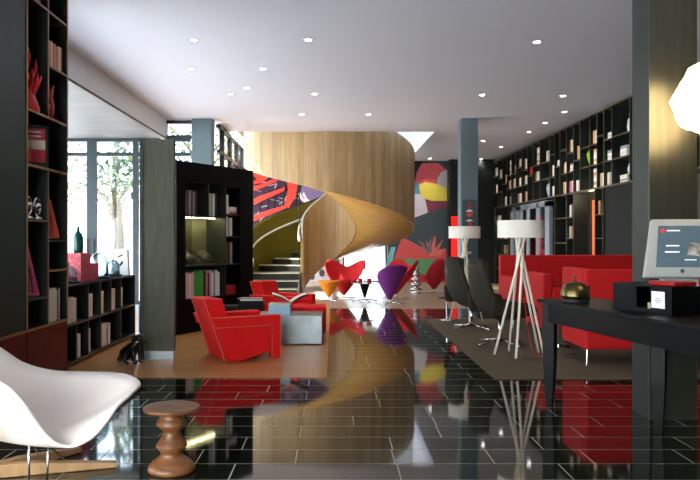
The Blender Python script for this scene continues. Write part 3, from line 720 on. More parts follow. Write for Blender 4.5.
# fillings
ROWN = {3: ['bottom row', 'middle row', 'top row'], 2: ['lower row', 'upper row']}
ORD += ['twenty first', 'twenty second']
def cellname(i, k, n): return '%s, %s bay from column, right bookcase' % (ROWN[n][k], ORD[i - 3] if 3 <= i < 25 else 'nearest')
def vase(name, label, cat, loc, prof, mt): 
    o = MB().lathe(prof, 20).build(name, mt, smooth=True); o.location = loc; return tag(o, label, cat)
def figure(label, loc, s, mt, seed):
    r_ = random.Random(seed)
    t = thing('figurine', label, 'figurine', loc)
    MB().lathe([(0, 0), (.3 * s, 0), (.3 * s, .06 * s), (.2 * s, .1 * s), (0, .1 * s)], 14).build('base', mt, t)
    m = MB(); dx = r_.uniform(-.1, .1) * s
    m.sweep([(0, 0, .08 * s), (0, dx, .35 * s), (0, -dx * .5, .65 * s), (0, 0, .82 * s)], [.16 * s, .2 * s, .17 * s, .07 * s], 10)
    m.ball((0, 0, .9 * s), .11 * s, 2)
    m.sweep([(0, .1 * s, .62 * s), (0, .26 * s, .5 * s), (0, .22 * s, .75 * s + dx)], [.06 * s, .05 * s, .03 * s], 7)
    m.sweep([(0, -.1 * s, .62 * s), (0, -.25 * s, .45 * s), (0, -.14 * s, .35 * s)], [.06 * s, .05 * s, .03 * s], 7)
    m.build('body', mt, t, smooth=True)
M_PORC = mat('white_porcelain', (228, 228, 226), .25)
M_BLUEP = mat('blue_white_porcelain', (206, 214, 224), .25, rgb2=(110, 140, 176), scale=22)
mix1 = ['cream', 'white', 'tan', 'cream', 'grey', 'tan', 'white', 'brown']
r2 = random.Random(21)
special = {}
for (i, k, n, a, b, l, u) in cells:
    if i < 3: 
        continue
    w = b - a; hgt = u - l; where = 'in ' + cellname(i, k, n)
    key = (i, k); x = RX + .05; ztop = l + .002
    wide = '%s bay from column, right bookcase' % (ORD[i - 3])
    # choose contents by hand for the cells one can read, else from a repeating list
    pick = {(4, 2): 'figure', (4, 1): 'stack', (4, 0): 'stackfig', (3, 2): 'stack', (3, 1): 'row', (3, 0): 'row',
            (5, 2): 'stack', (5, 1): 'stack', (5, 0): 'row', (6, 2): None, (6, 1): None, (6, 0): 'row', (7, 0): 'tallstack', (7, 1): 'tallstack',
            (8, 1): 'vase', (8, 2): None, (8, 0): 'figure', (9, 1): 'row', (9, 0): 'row', (10, 1): 'stack', (10, 2): 'row', (10, 0): 'rowc', (11, 2): None, (11, 1): 'row', (11, 0): 'row',
            (12, 1): 'stack', (12, 0): None, (13, 1): 'row', (14, 2): 'row', (14, 0): 'bluevase', (14, 1): None, (15, 2): 'tallstack', (15, 1): 'row', (15, 0): 'figure', (16, 1): 'redrow', (16, 0): 'figure',
            (17, 2): 'row', (17, 1): 'row', (17, 0): 'row', (18, 2): 'row', (18, 0): 'row', (18, 1): 'row', (19, 2): 'row', (19, 0): 'figure', (20, 2): 'tallstack', (20, 0): 'row', (21, 1): 'row',
            (22, 0): 'rabbit', (22, 2): 'row', (22, 1): None, (23, 2): 'row', (23, 0): 'figure'}.get(key, 'row' if r2.random() < .35 else None)
    if pick in ('row', 'rowc', 'redrow'):
        hh = min(hgt - .05, r2.uniform(.22, .29)); nb = max(2, int(w * r2.uniform(.6, .9) / .058))
        nb = min(nb, 6)
        if pick == 'rowc': seq = ['red', 'blue', 'pink', 'cream', 'orange'][:nb]
        elif pick == 'redrow': seq = ['red'] * min(nb, 5)
        else:
            o_ = r2.randrange(8); seq = [mix1[(o_ + (j // 2)) % 8] for j in range(nb)]
        off = 0.02 if r2.random() < .5 else max(.02, w - nb * .068 - .03)
        book_row((x, b - off, ztop), R(-90), seq, hh, .22, where, .054)
    elif pick == 'stack':
        book_stack((x, (a + b) / 2, ztop), R(-90), ['white', 'cream', 'white', 'grey'][:r2.choice((3, 4))], min(w * .85, .3), .22, 'stack ' + where.replace(' from column', ''), .045)
    elif pick == 'tallstack':
        nb = int((hgt - .05) / .066); book_stack((x, (a + b) / 2, ztop), R(-90), [['cream', 'tan', 'white'][j % 3] for j in range(min(nb, 11))], min(w * .8, .26), .22, 'tall stack ' + where.replace(' from column', ''), .06)
    elif pick == 'stackfig':
        z = book_stack((x, (a + b) / 2, ztop), R(-90), ['white', 'grey', 'white', 'cream'], min(w * .8, .34), .22, 'stack ' + where.replace(' from column', ''), .035)
        figure('white figurine on a book stack in ' + wide, (x + .11, (a + b) / 2, ztop + z + .001), .2, M_PORC, i)
    elif pick == 'figure':
        figure('white figurine ' + where, (x + .14, (a + b) / 2, ztop), min(.38, hgt * .85), M_PORC, i * 7 + k)
    elif pick == 'rabbit':
        t = thing('rabbit_figurine', 'white rabbit figurine ' + where, 'figurine', (x + .12, (a + b) / 2, ztop))
        m = MB(); m.ball((0, 0, .1), .1, 2, (.8, 1.1, 1)); m.ball((0, .08, .2), .06, 2)
        m.sweep([(0, .07, .24), (-.02, .06, .36)], [.02, .012], 7); m.sweep([(0, .09, .24), (.02, .12, .35)], [.02, .012], 7); m.build('body', M_PORC, t, smooth=True)
    elif pick == 'vase':
        vase('vase', 'bright lime green vase standing ' + where, 'vase', (x + .12, (a + b) / 2, ztop), [(0, 0), (.05, 0), (.06, .02), (.11, .15), (.13, .26), (.10, .33), (.05, .36), (0, .36)], mat('lime_glaze', (118, 168, 22), .3))
    elif pick == 'bluevase':
        t = thing('ginger_jar', 'blue and white porcelain jar ' + where, 'jar', (x + .12, (a + b) / 2, ztop))
        MB().lathe([(0, 0), (.08, 0), (.1, .06), (.13, .2), (.12, .3), (.07, .35), (.06, .37), (0, .37)], 20).build('body', M_BLUEP, t, smooth=True)
        MB().lathe([(.065, .371), (.07, .39), (.03, .42), (0, .43)], 16).build('lid', M_BLUEP, t, smooth=True)
# lower cells
for (pa, pb, z, s_) in ((573.5, 566.5, 1.85, ['cream', 'white', 'grey']), (573.5, 566.5, 1.4, ['white', 'tan']), (508.5, 502, 1.4, ['tan', 'cream', 'tan', 'tan']), (502, 496, 1.85, ['grey', 'cream', 'grey', 'cream']), (496, 491, 1.85, ['white', 'tan', 'white']), (508.5, 502, .95, ['tan', 'tan']), (603, 595, 1.85, ['tan', 'brown'])):
    book_row((RX + .05, ry(pb) - .05, z + .002), R(-90), s_, .26, .22, '%s shelf %s, right bookcase' % ({1.85: 'high', 1.4: 'middle', .95: 'low'}[z], {573.5: 'right of glass door', 508.5: 'just left of glass door', 502: 'second left of glass door', 496: 'third left of glass door', 603: 'beside orange light'}[pa]), .05)
for y, z, lab in ((ry(505) , 1.402, 0),):
    pass
t = vase('vase', 'dark red vase on a lower shelf left of the glass door', 'vase', (RX + .16, (ry(502) + ry(496)) / 2, 1.402), [(0, 0), (.1, 0), (.14, .1), (.13, .22), (.05, .3), (.07, .34), (0, .34)], mat('dark_red_glaze', (160, 16, 30), .3))

# room behind the glass door
o = MB().box(6.9, 7.0, 15, 22.5, -.1, 3).box(5.6, 6.9, 15, 22.5, 2.6, 2.7).box(5.6, 6.9, 15, 15.1, -.1, 2.6).box(5.6, 6.9, 22.4, 22.5, -.1, 2.6).box(5.6, 6.9, 15.1, 22.4, -.12, -.02).build('wall_corridor', mat('corridor', (80, 92, 104), .6)); tag(o, kind='structure')
# ------------------------------------------------------------ rug
o = MB().box(1.58, 5.0, 7.0, 12.35, 0.001, .012).build('carpet', M_CARPET, bevel=.004); tag(o, 'olive brown carpet under the lounge seating on the right', 'rug')

# ------------------------------------------------------------ rietveld style armchairs
def armchair(label, loc, rz):
    t = thing('armchair', label, 'armchair', loc, rz, 'boxy red armchairs')
    def pr(poly, y0, y1, nm, bv=.012):
        m = MB(); m.prism(poly, lambda u, v, s: Vector((u, y0 + (y1 - y0) * s, v))); o = m.build(nm, M_RED, t, bevel=bv, seg=3); return o
    pr([(-.22, .005), (-.04, .005), (-.25, .70), (-.46, .70)], -.22, .22, 'backrest')
    pr([(-.06, .12), (.40, .20), (.40, .36), (-.13, .34)], -.215, .215, 'seat')
    for s in (-1, 1):
        y0, y1 = (s * .222, s * .33)
        a, b = min(y0, y1), max(y0, y1)
        pr([(-.36, .39), (.42, .39), (.42, .50), (-.40, .50)], a, b, 'arm')
        pr([(.31, 0.004), (.42, 0.004), (.42, .388), (.31, .388)], a, b, 'leg')
        pr([(-.21, .006), (-.04, .006), (.305, .09), (.305, .385), (-.33, .385)], a + .006, b - .006, 'side_panel')
        yo = s * .332
        m = MB(); m.sweep([(-.40, yo, .50), (.42, yo, .50), (.42, yo, .01)], .0035, 5); m.sweep([(-.36, yo, .39), (.31, yo, .388), (.31, yo, .01)], .0035, 5); m.build('stitching', M_STITCH, t)
    m = MB()
    for s in (-1, 1): m.sweep([(-.222, s * .22, .01), (-.463, s * .22, .70), (-.25, s * .22, .70)], .0035, 5)
    m.sweep([(-.463, -.22, .70), (-.463, .22, .70)], .0035, 5); m.build('stitching', M_STITCH, t)
    return t
armchair('boxy red armchair with stitched edges in front of the black display bookcase', (-1.13, 8.35, .004), R(30))
armchair('boxy red armchair partly hidden behind the steel table, nearer the stair', (-.80, 11.35, .004), R(-28))
t = thing('ottoman', 'low red upholstered ottoman behind the galvanised steel table', 'ottoman', (-.34, 10.2, .004))
MB().box(-.24, .24, -.22, .22, .06, .43).build('cushion', M_RED, t, bevel=.02, seg=3)
MB().box(-.2, .2, -.18, .18, 0, .06).build('plinth', M_BLKM, t)
# steel table
t = thing('coffee_table', 'galvanised steel block coffee table beside the red armchair', 'table', (-.56, 9.6, .004))
MB().box(-.42, .42, -.3, .3, .01, .38).build('body', M_STEEL, t, bevel=.006)
m = MB(); m.box(-.14, -.134, -.303, -.3, .01, .38); m.build('front_strip', mat('strip_grey', (92, 100, 106), .5, metal=.5), t)  # thin darker upright strip on the front face
t = thing('side_table', 'dark low table holding magazines between the two red armchairs', 'table', (-1.32, 10.55, .004))
MB().box(-.3, .3, -.3, .3, .34, .375).build('tabletop', M_BLACK, t, bevel=.004)
for sx in (-1, 1):
    for sy in (-1, 1): MB().box(sx * .27 - .02, sx * .27 + .02, sy * .27 - .02, sy * .27 + .02, 0, .34).build('leg', M_BLACK, t)
# books on tables
zt = .385
t = thing('book_box', 'pale blue thick book on the steel table', 'book', (-.70, 9.55, zt))
MB().box(-.14, .14, -.17, .17, 0, .125).build('cover', mat('pale_blue', (166, 206, 226), .5), t, bevel=.004)
MB().box(-.143, .143, -.172, .172, .13, .136).build('jacket', mat('cream_card', (224, 206, 190), .6), t)
open_book('large open white magazine lying on the pale blue book', (-.56, 9.5, .524), R(6), .235, .3, M_PAGES, 24)
o = MB().box(-.17, .17, -.12, .12, 0, .10).build('box_file', M_BLACK, bevel=.004); o.location = (-1.19, 10.5, .381); tag(o, 'thick black book on the dark low table', 'book')
for i, (dz, rz_, c, lab) in enumerate(((.102, 8, 'white', 'white magazine on the thick black book'), (.122, -10, 'grey', 'grey magazine topmost on the thick black book'))):
    o = MB().box(-.16, .16, -.11, .11, 0, .014).build('magazine', mat('mag_' + c, BCOL[c], .4)); o.location = (-1.19 - .02 * i, 10.5, .381 + dz); o.rotation_euler = (0, 0, R(rz_)); tag(o, lab, 'magazine')
o = MB().box(-.18, .18, -.13, .13, 0, .03).build('book', M_BLKM, bevel=.003); o.location = (-1.51, 10.45, .381); o.rotation_euler = (0, 0, R(90)); tag(o, 'flat black book at the edge of the dark low table', 'book')

# ------------------------------------------------------------ cone chairs
def cone_chair(label, loc, rz, mt, heart=True, name='cone_chair', dark=None):
    t = thing(name, label, 'chair', loc, rz, 'cone shaped lounge chairs')
    N = 48; rows = []
    z0 = .10
    def rim(t_):   # azimuth from the back (0) ; -x is the back
        a = abs(t_)
        if heart:
            if a < 50: return .73 + .16 * (math.sin(R(a / 50 * 90))) ** 1.6
            if a < 122: return .42 + .47 * (.5 + .5 * math.cos(math.pi * (a - 50) / 72))
            return .42
        if a < 110: return .42 + .42 * math.cos(R(a / 110 * 90)) ** .7
        return .42
    K = 10
    for k in range(K + 1):
        row = []
        for i in range(N):
            tt = -180 + 360 * i / N; zr = rim(tt); f = k / K
            z = z0 + (zr - z0) * f; r = .02 + (z - z0) * (.80 if heart else .58)
            if z > .42 and not heart: r -= (z - .42) * .08
            if heart and z > .58: r = .404 + (z - .58) * .42
            row.append((-r * math.cos(R(tt)), r * math.sin(R(tt)), z))
        rows.append(row)
    MB().grid(rows, closed=True).build('shell', mt, t, smooth=True, solid=.03)
    MB().lathe([(0, .36), (.13, .36), (.17, .41), (.16, .45), (0, .46)], 28).build('seat_cushion', mt, t, smooth=True)
    MB().tube((0, 0, .02), (0, 0, .12), .018, n=12).build('stem', M_CHROME, t)
    m = MB()
    for k in range(4):
        a = R(45 + 90 * k); m.sweep([(0, 0, .035), (.15 * math.cos(a), .15 * math.sin(a), .025), (.32 * math.cos(a), .32 * math.sin(a), .012)], [.014, .012, .01], 8)
    m.build('cross_base', M_CHROME, t, smooth=True)
    return t
M_CR = mat('crimson_wool', (196, 16, 26), .85, vary=.08, scale=60); M_PU = mat('purple_wool', (104, 28, 112), .85, vary=.08, scale=60); M_OR = mat('orange_wool', (222, 132, 24), .85, vary=.06, scale=60)
M_CRD = mat('deep_red_wool', (160, 12, 26), .85, vary=.08, scale=60)
cone_chair('red heart shaped cone chair facing the camera left of the small table', at(343, 298, 1)* 0 + Vector((.25, 16.6, .004)), R(-100), M_CR)
cone_chair('red winged cone chair behind the purple one', Vector((1.45, 16.7, .004)), R(-150), M_CR)
cone_chair('purple round backed cone chair right of the small table', Vector((1.20, 15.25, .004)), R(112), M_PU, heart=False)
cone_chair('dark red winged cone chair at the far right near the mural', Vector((2.58, 18.4, .004)), R(150), M_CRD)
t = thing('cone_stool', 'orange cone shaped stool beside the red heart chair', 'stool', (-.09, 16.0, .004))
MB().lathe([(0, .09), (.02, .09), (.25, .42), (.25, .45), (.0, .45)], 36).build('cone', M_OR, t, smooth=False)
MB().tube((0, 0, .015), (0, 0, .12), .015).build('stem', M_CHROME, t)
m = MB()
for k in range(4):
    a = R(45 + 90 * k); m.sweep([(0, 0, .03), (.24 * math.cos(a), .24 * math.sin(a), .012)], .011, 8)
m.build('cross_base', M_CHROME, t)
t = thing('cone_table', 'small round table on a black cone base between the cone chairs', 'table', (.70, 15.9, .004))
MB().lathe([(0, .40), (.30, .40), (.30, .415), (0, .415)], 40).build('tabletop', mat('grey_top', (120, 120, 122), .25), t)
MB().lathe([(0, .09), (.02, .09), (.12, .398), (0, .399)], 28).build('cone', M_BLACK, t)
m = MB()
for k in range(4):
    a = R(20 + 90 * k); m.sweep([(0, 0, .05), (.3 * math.cos(a), .3 * math.sin(a), .012)], .011, 8)
m.tube((0, 0, .03), (0, 0, .1), .015); m.build('cross_base', M_CHROME, t)
for i, (dx, lab) in enumerate(((-.1, 'left of two red cups on the small cone table'), (.1, 'right of two red cups on the small cone table'))):
    o = MB().lathe([(0, 0), (.045, 0), (.065, .1), (.06, .1), (.04, .01), (0, .01)], 20).build('cup', M_CRD, smooth=True); o.location = (.70 + dx, 15.85, .42); tag(o, lab, 'cup')
# silver stacked sculpture
t = thing('stacked_sculpture', 'silver sculpture of stacked rings near the mural', 'sculpture', (2.12, 18.3, .004))
prof = []
for k in range(5): prof += [(.05, .05 + .13 * k), (.16 - .02 * k, .09 + .13 * k), (.16 - .02 * k, .11 + .13 * k), (.05, .15 + .13 * k)]
MB().lathe([(0, 0), (.14, 0), (.14, .03)] + prof + [(0, .72)], 24).build('rings', M_CHROME, t, smooth=True)

# ------------------------------------------------------------ drum lamps
def drum_lamp(label, loc, rz):
    t = thing('floor_lamp', label, 'floor lamp', loc, rz, 'white drum floor lamps')
    m = MB(); m.lathe([(.265, 1.375), (.265, 1.575), (.260, 1.575), (.260, 1.375), (.265, 1.375)], 48); m.build('lamp_shade', M_CREAM, t, smooth=False)
    MB().lathe([(0, 1.57), (.26, 1.57)], 40).build('diffuser', M_CREAM, t)
    for k in range(5):
        a = R(72 * k + 10); b = a + R(160)
        MB().sweep([(.30 * math.cos(a), .30 * math.sin(a), .0), (.03 * math.cos(a + 1.4), .03 * math.sin(a + 1.4), 1.18), (.085 * math.cos(b), .085 * math.sin(b), 1.5)], [.014, .016, .013], 10).build('leg', M_LWOOD, t, smooth=True)
    MB().ball((0, 0, 1.44), .035, 2).build('bulb', mat('bulb', (255, 240, 214), .4, emit=2), t, smooth=True)
    MB().tube((0, 0, 1.2), (0, 0, 1.41), .012).build('stem', M_CHROME, t)
    return t
drum_lamp('white drum floor lamp on splayed legs in front of the dark chairs', (2.20, 8.45, .013), R(20))
drum_lamp('white drum floor lamp on splayed legs by the blue grey column', (2.21, 12.1, .013), R(50))
o = MB().sweep([at(519, 256, 8.45), at(520, 275, 8.45), at(525, 305, 8.45), at(529, 335, 8.45), (2.34, 8.4, .03), (2.42, 8.25, .02), (2.6, 8.3, .02), (2.9, 8.6, .02)], .005, 6).build('power_cord', mat('red_cord', (190, 24, 24), .5), smooth=True); tag(o, 'thin red power cord hanging from the nearer drum lamp', 'cord')

# ------------------------------------------------------------ dark swivel lounge chairs
M_CHAR = mat('dark_olive_fabric', (38, 33, 19), .8, vary=.1, scale=80, bump=.1)
def swivel(label, loc, rz):
    t = thing('swivel_chair', label, 'chair', loc, rz, 'dark high backed swivel chairs')
    prof = [(-.36, 1.10, .16), (-.365, 1.03, .20), (-.35, .9, .235), (-.32, .75, .29), (-.28, .6, .31), (-.22, .46, .32), (-.10, .36, .32), (.06, .34, .32), (.22, .37, .31), (.36, .41, .28), (.40, .40, .24)]
    rows = []
    for i, (x, z, w) in enumerate(prof):
        row = []
        j = i / (len(prof) - 1)
        for k in range(9):
            u = -1 + 2 * k / 8; cv = .06 * abs(u) ** 2.5
            row.append((x + (cv if j < .6 else 0) , u * w, z + (cv * 1.2 if j > .4 else 0)))
        rows.append(row)
    MB().grid(rows).build('shell', M_CHAR, t, smooth=True, solid=.09, sub=1)
    for s in (-1, 1):
        m = MB(); rr = []
        for i in range(8):
            f = i / 7; x = -.3 + .62 * f; top = .62 - .08 * f if f > .12 else .7 - f
            rr.append([(x, s * .315, .36 + .02), (x, s * (.335), (.36 + top) / 2), (x, s * .345, top)])
        m.grid(rr); m.build('arm', M_CHAR, t, smooth=True, solid=.055, sub=1)
    MB().box(-.30, -.24, -.2, .2, .86, 1.08).build('head_cushion', M_CHAR, t, bevel=.025, seg=3)
    MB().box(-.2, .34, -.25, .25, .40, .47).build('seat_cushion', M_CHAR, t, bevel=.03, seg=3)
    MB().tube((0, 0, .03), (0, 0, .33), .022).build('stem', M_CHROME, t, smooth=True)
    for k in range(4):
        a = R(15 + 90 * k); MB().sweep([(0, 0, .06), (.2 * math.cos(a), .2 * math.sin(a), .03), (.36 * math.cos(a), .36 * math.sin(a), .012)], [.016, .013, .009], 8).build('base_arm', M_CHROME, t, smooth=True)
swivel('dark olive high backed swivel chair nearer the camera, behind the drum lamp', (2.17, 9.35, .013), R(14))
swivel('dark olive high backed swivel chair further away, between the two drum lamps', (2.12, 11.0, .013), R(20))

# ------------------------------------------------------------ red sofas
def sofa(label, loc, rz, L, D, H, seatz=.42, armh=None, name='sofa', n=2):
    armh = armh or H
    t = thing(name, label, 'sofa' if name == 'sofa' else 'armchair', loc, rz, None)
    b = .17; th = .12
    MB().box(-L / 2, L / 2, -D / 2, -D / 2 + th, b, H).build('backrest', M_REDD, t, bevel=.025, seg=3)
    for s in (-1, 1):
        x0, x1 = sorted((s * L / 2, s * (L / 2 - th))); MB().box(x0, x1, -D / 2 + th + .002, D / 2, b, armh).build('arm', M_REDD, t, bevel=.025, seg=3)
    MB().box(-L / 2 + th + .002, L / 2 - th - .002, -D / 2 + th + .002, D / 2 - .02, b, seatz - .14).build('seat_base', M_REDD, t, bevel=.01)
    w = (L - 2 * th - .01) / n
    for k in range(n): MB().box(-L / 2 + th + .005 + k * w + .003, -L / 2 + th + .005 + (k + 1) * w - .003, -D / 2 + th + .004, D / 2, seatz - .138, seatz).build('seat_cushion', M_REDD, t, bevel=.03, seg=3)
    for sx in (-1, 1):
        for sy in (-1, 1):
            MB().tube((sx * (L / 2 - .01), sy * (D / 2 - .01), 0), (sx * (L / 2 - .02), sy * (D / 2 - .02), b), .01).build('leg', M_CHROME, t)
    for sx in (-1, 1): MB().tube((sx * (L / 2 - .02), -D / 2 + .02, b - .012), (sx * (L / 2 - .02), D / 2 - .02, b - .012), .008).build('under_rail', M_CHROME, t)
    return t
sofa('high backed red sofa with its back to the camera behind the column', (3.66, 8.12, .013), 0, 1.9, .82, 1.03)
sofa('long red sofa at the back facing the camera below the bookcase', (3.88, 11.4, .013), R(180), 2.3, .95, 1.1, armh=.78, n=3)
sofa('red armchair between the two sofas', (3.2, 9.95, .013), R(-90), .9, .85, .9, armh=.72, name='red_armchair', n=1)
t = thing('side_table', 'low dark side table with papers beside the red armchair', 'table', (2.85, 9.1, .013))
MB().lathe([(0, .42), (.2, .42), (.2, .44), (0, .44)], 32).build('tabletop', M_BLACK, t); MB().tube((0, 0, .01), (0, 0, .42), .015).build('stem', M_CHROME, t); MB().lathe([(0, 0), (.14, 0), (.14, .012), (0, .014)], 28).build('foot', M_CHROME, t)
for i in range(3):
    o = MB().box(-.11, .11, -.14, .14, 0, .012).build('magazine', mat('mag_' + ['white', 'grey', 'pale pink'][i].replace(' ', '_'), BCOL[['white', 'grey', 'pale pink'][i]], .4)); o.location = (2.85, 9.08, .454 + .0135 * i); o.rotation_euler = (0, 0, R(20 * i)); tag(o, ['white magazine at the bottom of the pile by the red armchair', 'grey magazine in the middle of the pile by the red armchair', 'pink magazine on top of the pile by the red armchair'][i], 'magazine')
t = thing('side_table', 'small dark side table on chrome stem behind the far swivel chair', 'table', (1.92, 12.1, .013))
MB().lathe([(0, .36), (.16, .36), (.16, .38), (0, .38)], 8).build('tabletop', M_BLKM, t); MB().tube((0, 0, .01), (0, 0, .36), .018).build('stem', M_CHROME, t); MB().lathe([(0, 0), (.13, 0), (.12, .012), (0, .03)], 28).build('foot', M_CHROME, t, smooth=True)

# ------------------------------------------------------------ reception table and things on it
TA = Vector((1.705, 6.02, 0)); TD = Vector((.35, -1.94, 0)).normalized(); TN = Vector((-TD.y, TD.x, 0))  # TN points to +x
tang = math.atan2(TD.y, TD.x)
tb = thing('console_table', 'long black wooden table in the right foreground', 'table', TA, tang)
# local x along TD, local y = +TN
TL, TW, TH = 2.6, .52, .87
MB().box(0, TL, 0, TW, TH - .03, TH).build('tabletop', M_BLACK, tb, bevel=.004)
m = MB(); m.box(.08, TL - .08, .03, .05, TH - .18, TH - .032); m.box(.08, TL - .08, TW - .05, TW - .03, TH - .18, TH - .032); m.box(.06, .08, .03, TW - .03, TH - .18, TH - .032); m.build('apron', M_BLACK, tb)
for x, ys_ in ((.11, (.06,)), (1.0, (TW - .08,)), (TL - .12, (.08, TW - .08))):
    for y in ys_:
        MB().lathe([(0, 0.002), (.035, .002), (.045, .1), (.062, .35), (.066, .62), (.066, .835), (0, .835)], 4, c=(x, y, 0)).build('leg', M_BLACK, tb)
for k in range(7):
    pass
def tp(x, y, z=TH): return TA + TD * x + TN * y + Vector((0, 0, z))
M_BRASS = mat('aged_brass', (112, 98, 62), .3, metal=1.0, vary=.15)
t = thing('reception_bell', 'large aged brass reception bell at the far end of the black table', 'bell', tp(.42, .115, TH + .001))
t.scale = (1.08, 1.08, 1.3)
MB().lathe([(0, 0), (.095, 0), (.1, .012), (.085, .03), (0, .03)], 36).build('base', M_BLKM, t, smooth=True)
MB().lathe([(.102, .035), (.1, .045), (.097, .07), (.085, .095), (.06, .115), (.03, .123), (0, .125)], 36).build('dome', M_BRASS, t, smooth=True, solid=.004)
MB().tube((0, 0, .125), (0, 0, .15), .006).ball((0, 0, .154), .011, 2).build('button', M_BRASS, t, smooth=True)
t = thing('glass_holder', 'small clear cylinder holder beside the bell', 'holder', tp(.30, .28, TH + .001))
MB().lathe([(.026, 0), (.026, .12), (.023, .12), (.023, .004), (0, .004)], 24).build('cylinder', M_GLASSG, t, smooth=True)
MB().box(-.012, .012, -.012, .012, .006, .115).build('paper_roll', mat('pink_paper', (200, 120, 120), .6), t)
# open black tray box
ba = R(-73); BX = Vector((2.01, 5.17, TH + .001))
bo = thing('display_box', 'black open fronted box with white label on the table', 'box', BX, ba)
bl2 = lambda *a, **k: bl(*a, par=bo, **k)
Lb, Db, Hb = .57, .27, .185
bl2(0, Lb, 0, Db, 0, .012, 'bottom'); bl2(0, .26, 0, Db, Hb - .012, Hb, 'top'); bl2(.26, Lb, 0, Db, Hb - .012, Hb, 'top')
bl2(0, .012, 0, Db, .012, Hb - .012, 'side'); bl2(Lb - .012, Lb, 0, Db, .012, Hb - .012, 'side'); bl2(0, Lb, Db - .012, Db, .012, Hb - .012, 'back')
bl2(.012, .24, 0, .012, .012, Hb - .012, 'front'); bl2(.38, Lb - .012, 0, .012, .012, Hb - .012, 'front'); bl2(.24, .38, 0, .012, .012, .03, 'front_lip')
bl2(Lb - .18, Lb - .06, -.003, -.0005, .04, .15, 'label_card', M_WHITE)
for z, w in ((.1, .05), (.088, .07), (.076, .04)): MB().box(Lb - .12 - w / 2, Lb - .12 + w / 2, -.0042, -.003, z, z + .004).build('print_line', mat('grey_ink', (120, 120, 120), .6), bo)
def inx(x, y, z): return BX + Vector((x * math.cos(ba) - y * math.sin(ba), x * math.sin(ba) + y * math.cos(ba), z))
o = MB().box(-.03, .03, -.02, .02, 0, .05).build('sweet_box', mat('pale_green', (176, 186, 130), .5)); o.location = inx(.31, .08, .013); o.rotation_euler = (0, 0, ba); tag(o, 'small pale green packet inside the black box', 'packet')
o = MB().box(-.11, .11, -.1, .1, 0, .03).build('red_case', mat('red_case', (150, 16, 20), .35), bevel=.01); o.location = inx(.43, .13, Hb + .001); o.rotation_euler = (0, 0, ba + .1); tag(o, 'flat red case lying on the black box in front of the screen', 'case')
# kiosk
kt = thing('touch_screen', 'silver framed touch screen terminal tilted on the black box', 'screen', (2.255, 5.10, TH + .03))
kt.rotation_euler = (R(-10), 0, R(-8))
M_KIOSK = mat('silver_white', (172, 174, 170), .45, metal=.1)
MB().prism([(-.045, .195), (.505, .195), (.45, .62), (.03, .62)], lambda u, v, s: Vector((u, .04 * s, v))).build('housing', M_KIOSK, kt, bevel=.012, seg=3)
MB().prism([(.045, .27), (.44, .27), (.41, .57), (.075, .57)], lambda u, v, s: Vector((u, -.001 - .002 * s, v))).build('display', mat('screen_blue', (84, 104, 116), .2, emit=.12), kt)
MB().box(.09, .115, -.005, -.003, .52, .548).build('logo', mat('logo_red', (214, 40, 50), .5, emit=.3), kt)
for a_ in ((.13, .22, .53, .54), (.12, .21, .42, .43), (.11, .21, .375, .385), (.24, .32, .32, .327)): MB().box(a_[0], a_[1], -.005, -.003, a_[2], a_[3]).build('print_line', mat('screen_white', (235, 238, 240), .5, emit=.3), kt)
MB().prism([(.26, .36), (.34, .35), (.36, .44), (.28, .45)], lambda u, v, s: Vector((u, -.003 - .002 * s, v))).build('card_picture', mat('card_pic', (206, 200, 190), .5, rgb2=(90, 84, 80), scale=20), kt)
MB().tube((.22, -.001, .243), (.22, -.004, .243), .014, n=20).build('home_button', M_CHROME, kt)
MB().box(.1, .34, .04, .12, 0.02, .4).build('stand', M_KIOSK, kt)
# pendant cloud lamp
t = thing('pendant_lamp', 'glowing white crumpled cloud pendant lamp by the olive column', 'pendant lamp', (2.60, 4.95, -.03))
m = MB(); r_ = random.Random(5); m.ball((0, 0, 2.36), .225, 3, (1, 1, 1.1))
for i in range(26):
    a = r_.uniform(0, 6.28); c = r_.uniform(-1, 1); s_ = math.sqrt(1 - c * c)
    m.ball((s_ * math.cos(a) * .17, s_ * math.sin(a) * .17, 2.36 + c * .19), r_.uniform(.07, .12), 2, jit=.12)
m.build('shade', mat('glowing_paper', (255, 222, 170), .6, emit=7.0), t, smooth=True)
MB().tube((0, 0, 2.6), (0, 0, HC + .03), .004, n=6).build('cable', M_WHITE, t)
MB().lathe([(0, HC + .03), (.05, HC + .03), (.05, HC), (0, HC)], 20).build('ceiling_rose', M_WHITE, t)

# ------------------------------------------------------------ dog figure
M_DOG = mat('black_bronze', (22, 24, 22), .3, vary=.25, scale=14, metal=.3)
t = thing('dog_figure', 'small black sitting dog figure on the oak floor', 'figurine', (-2.20, 7.88, .005), R(-25))
t.scale = (1.08, 1.08, 1.0)
m = MB()
m.sweep([(-.10, 0, .06), (-.07, 0, .11), (-.0, 0, .17), (.05, 0, .22), (.07, 0, .26)], [.06, .075, .065, .05, .038], 12)   # sitting trunk: rump low, chest high
m.ball((.09, 0, .285), .052, 2, (1.05, .9, .95)); m.sweep([(.11, 0, .275), (.165, 0, .26), (.175, 0, .258)], [.032, .024, .014], 10)
for s in (-1, 1):
    m.sweep([(.05, s * .04, .17), (.06, s * .042, .09), (.065, s * .042, .02), (.09, s * .042, .012)], [.026, .018, .015, .014], 8)
    m.sweep([(-.09, s * .045, .08), (-.02, s * .065, .09), (-.05, s * .06, .03), (.01, s * .065, .014)], [.04, .035, .02, .015], 8)
m.sweep([(-.14, 0, .03), (-.18, .0, .03), (-.2, .02, .06)], [.018, .012, .006], 8)
m.build('body', M_DOG, t, smooth=True)
for s in (-1, 1): MB().sweep([(.075, s * .035, .315), (.06, s * .06, .30), (.065, s * .07, .255)], [.018, .02, .01], 8).build('ear', M_DOG, t, smooth=True)
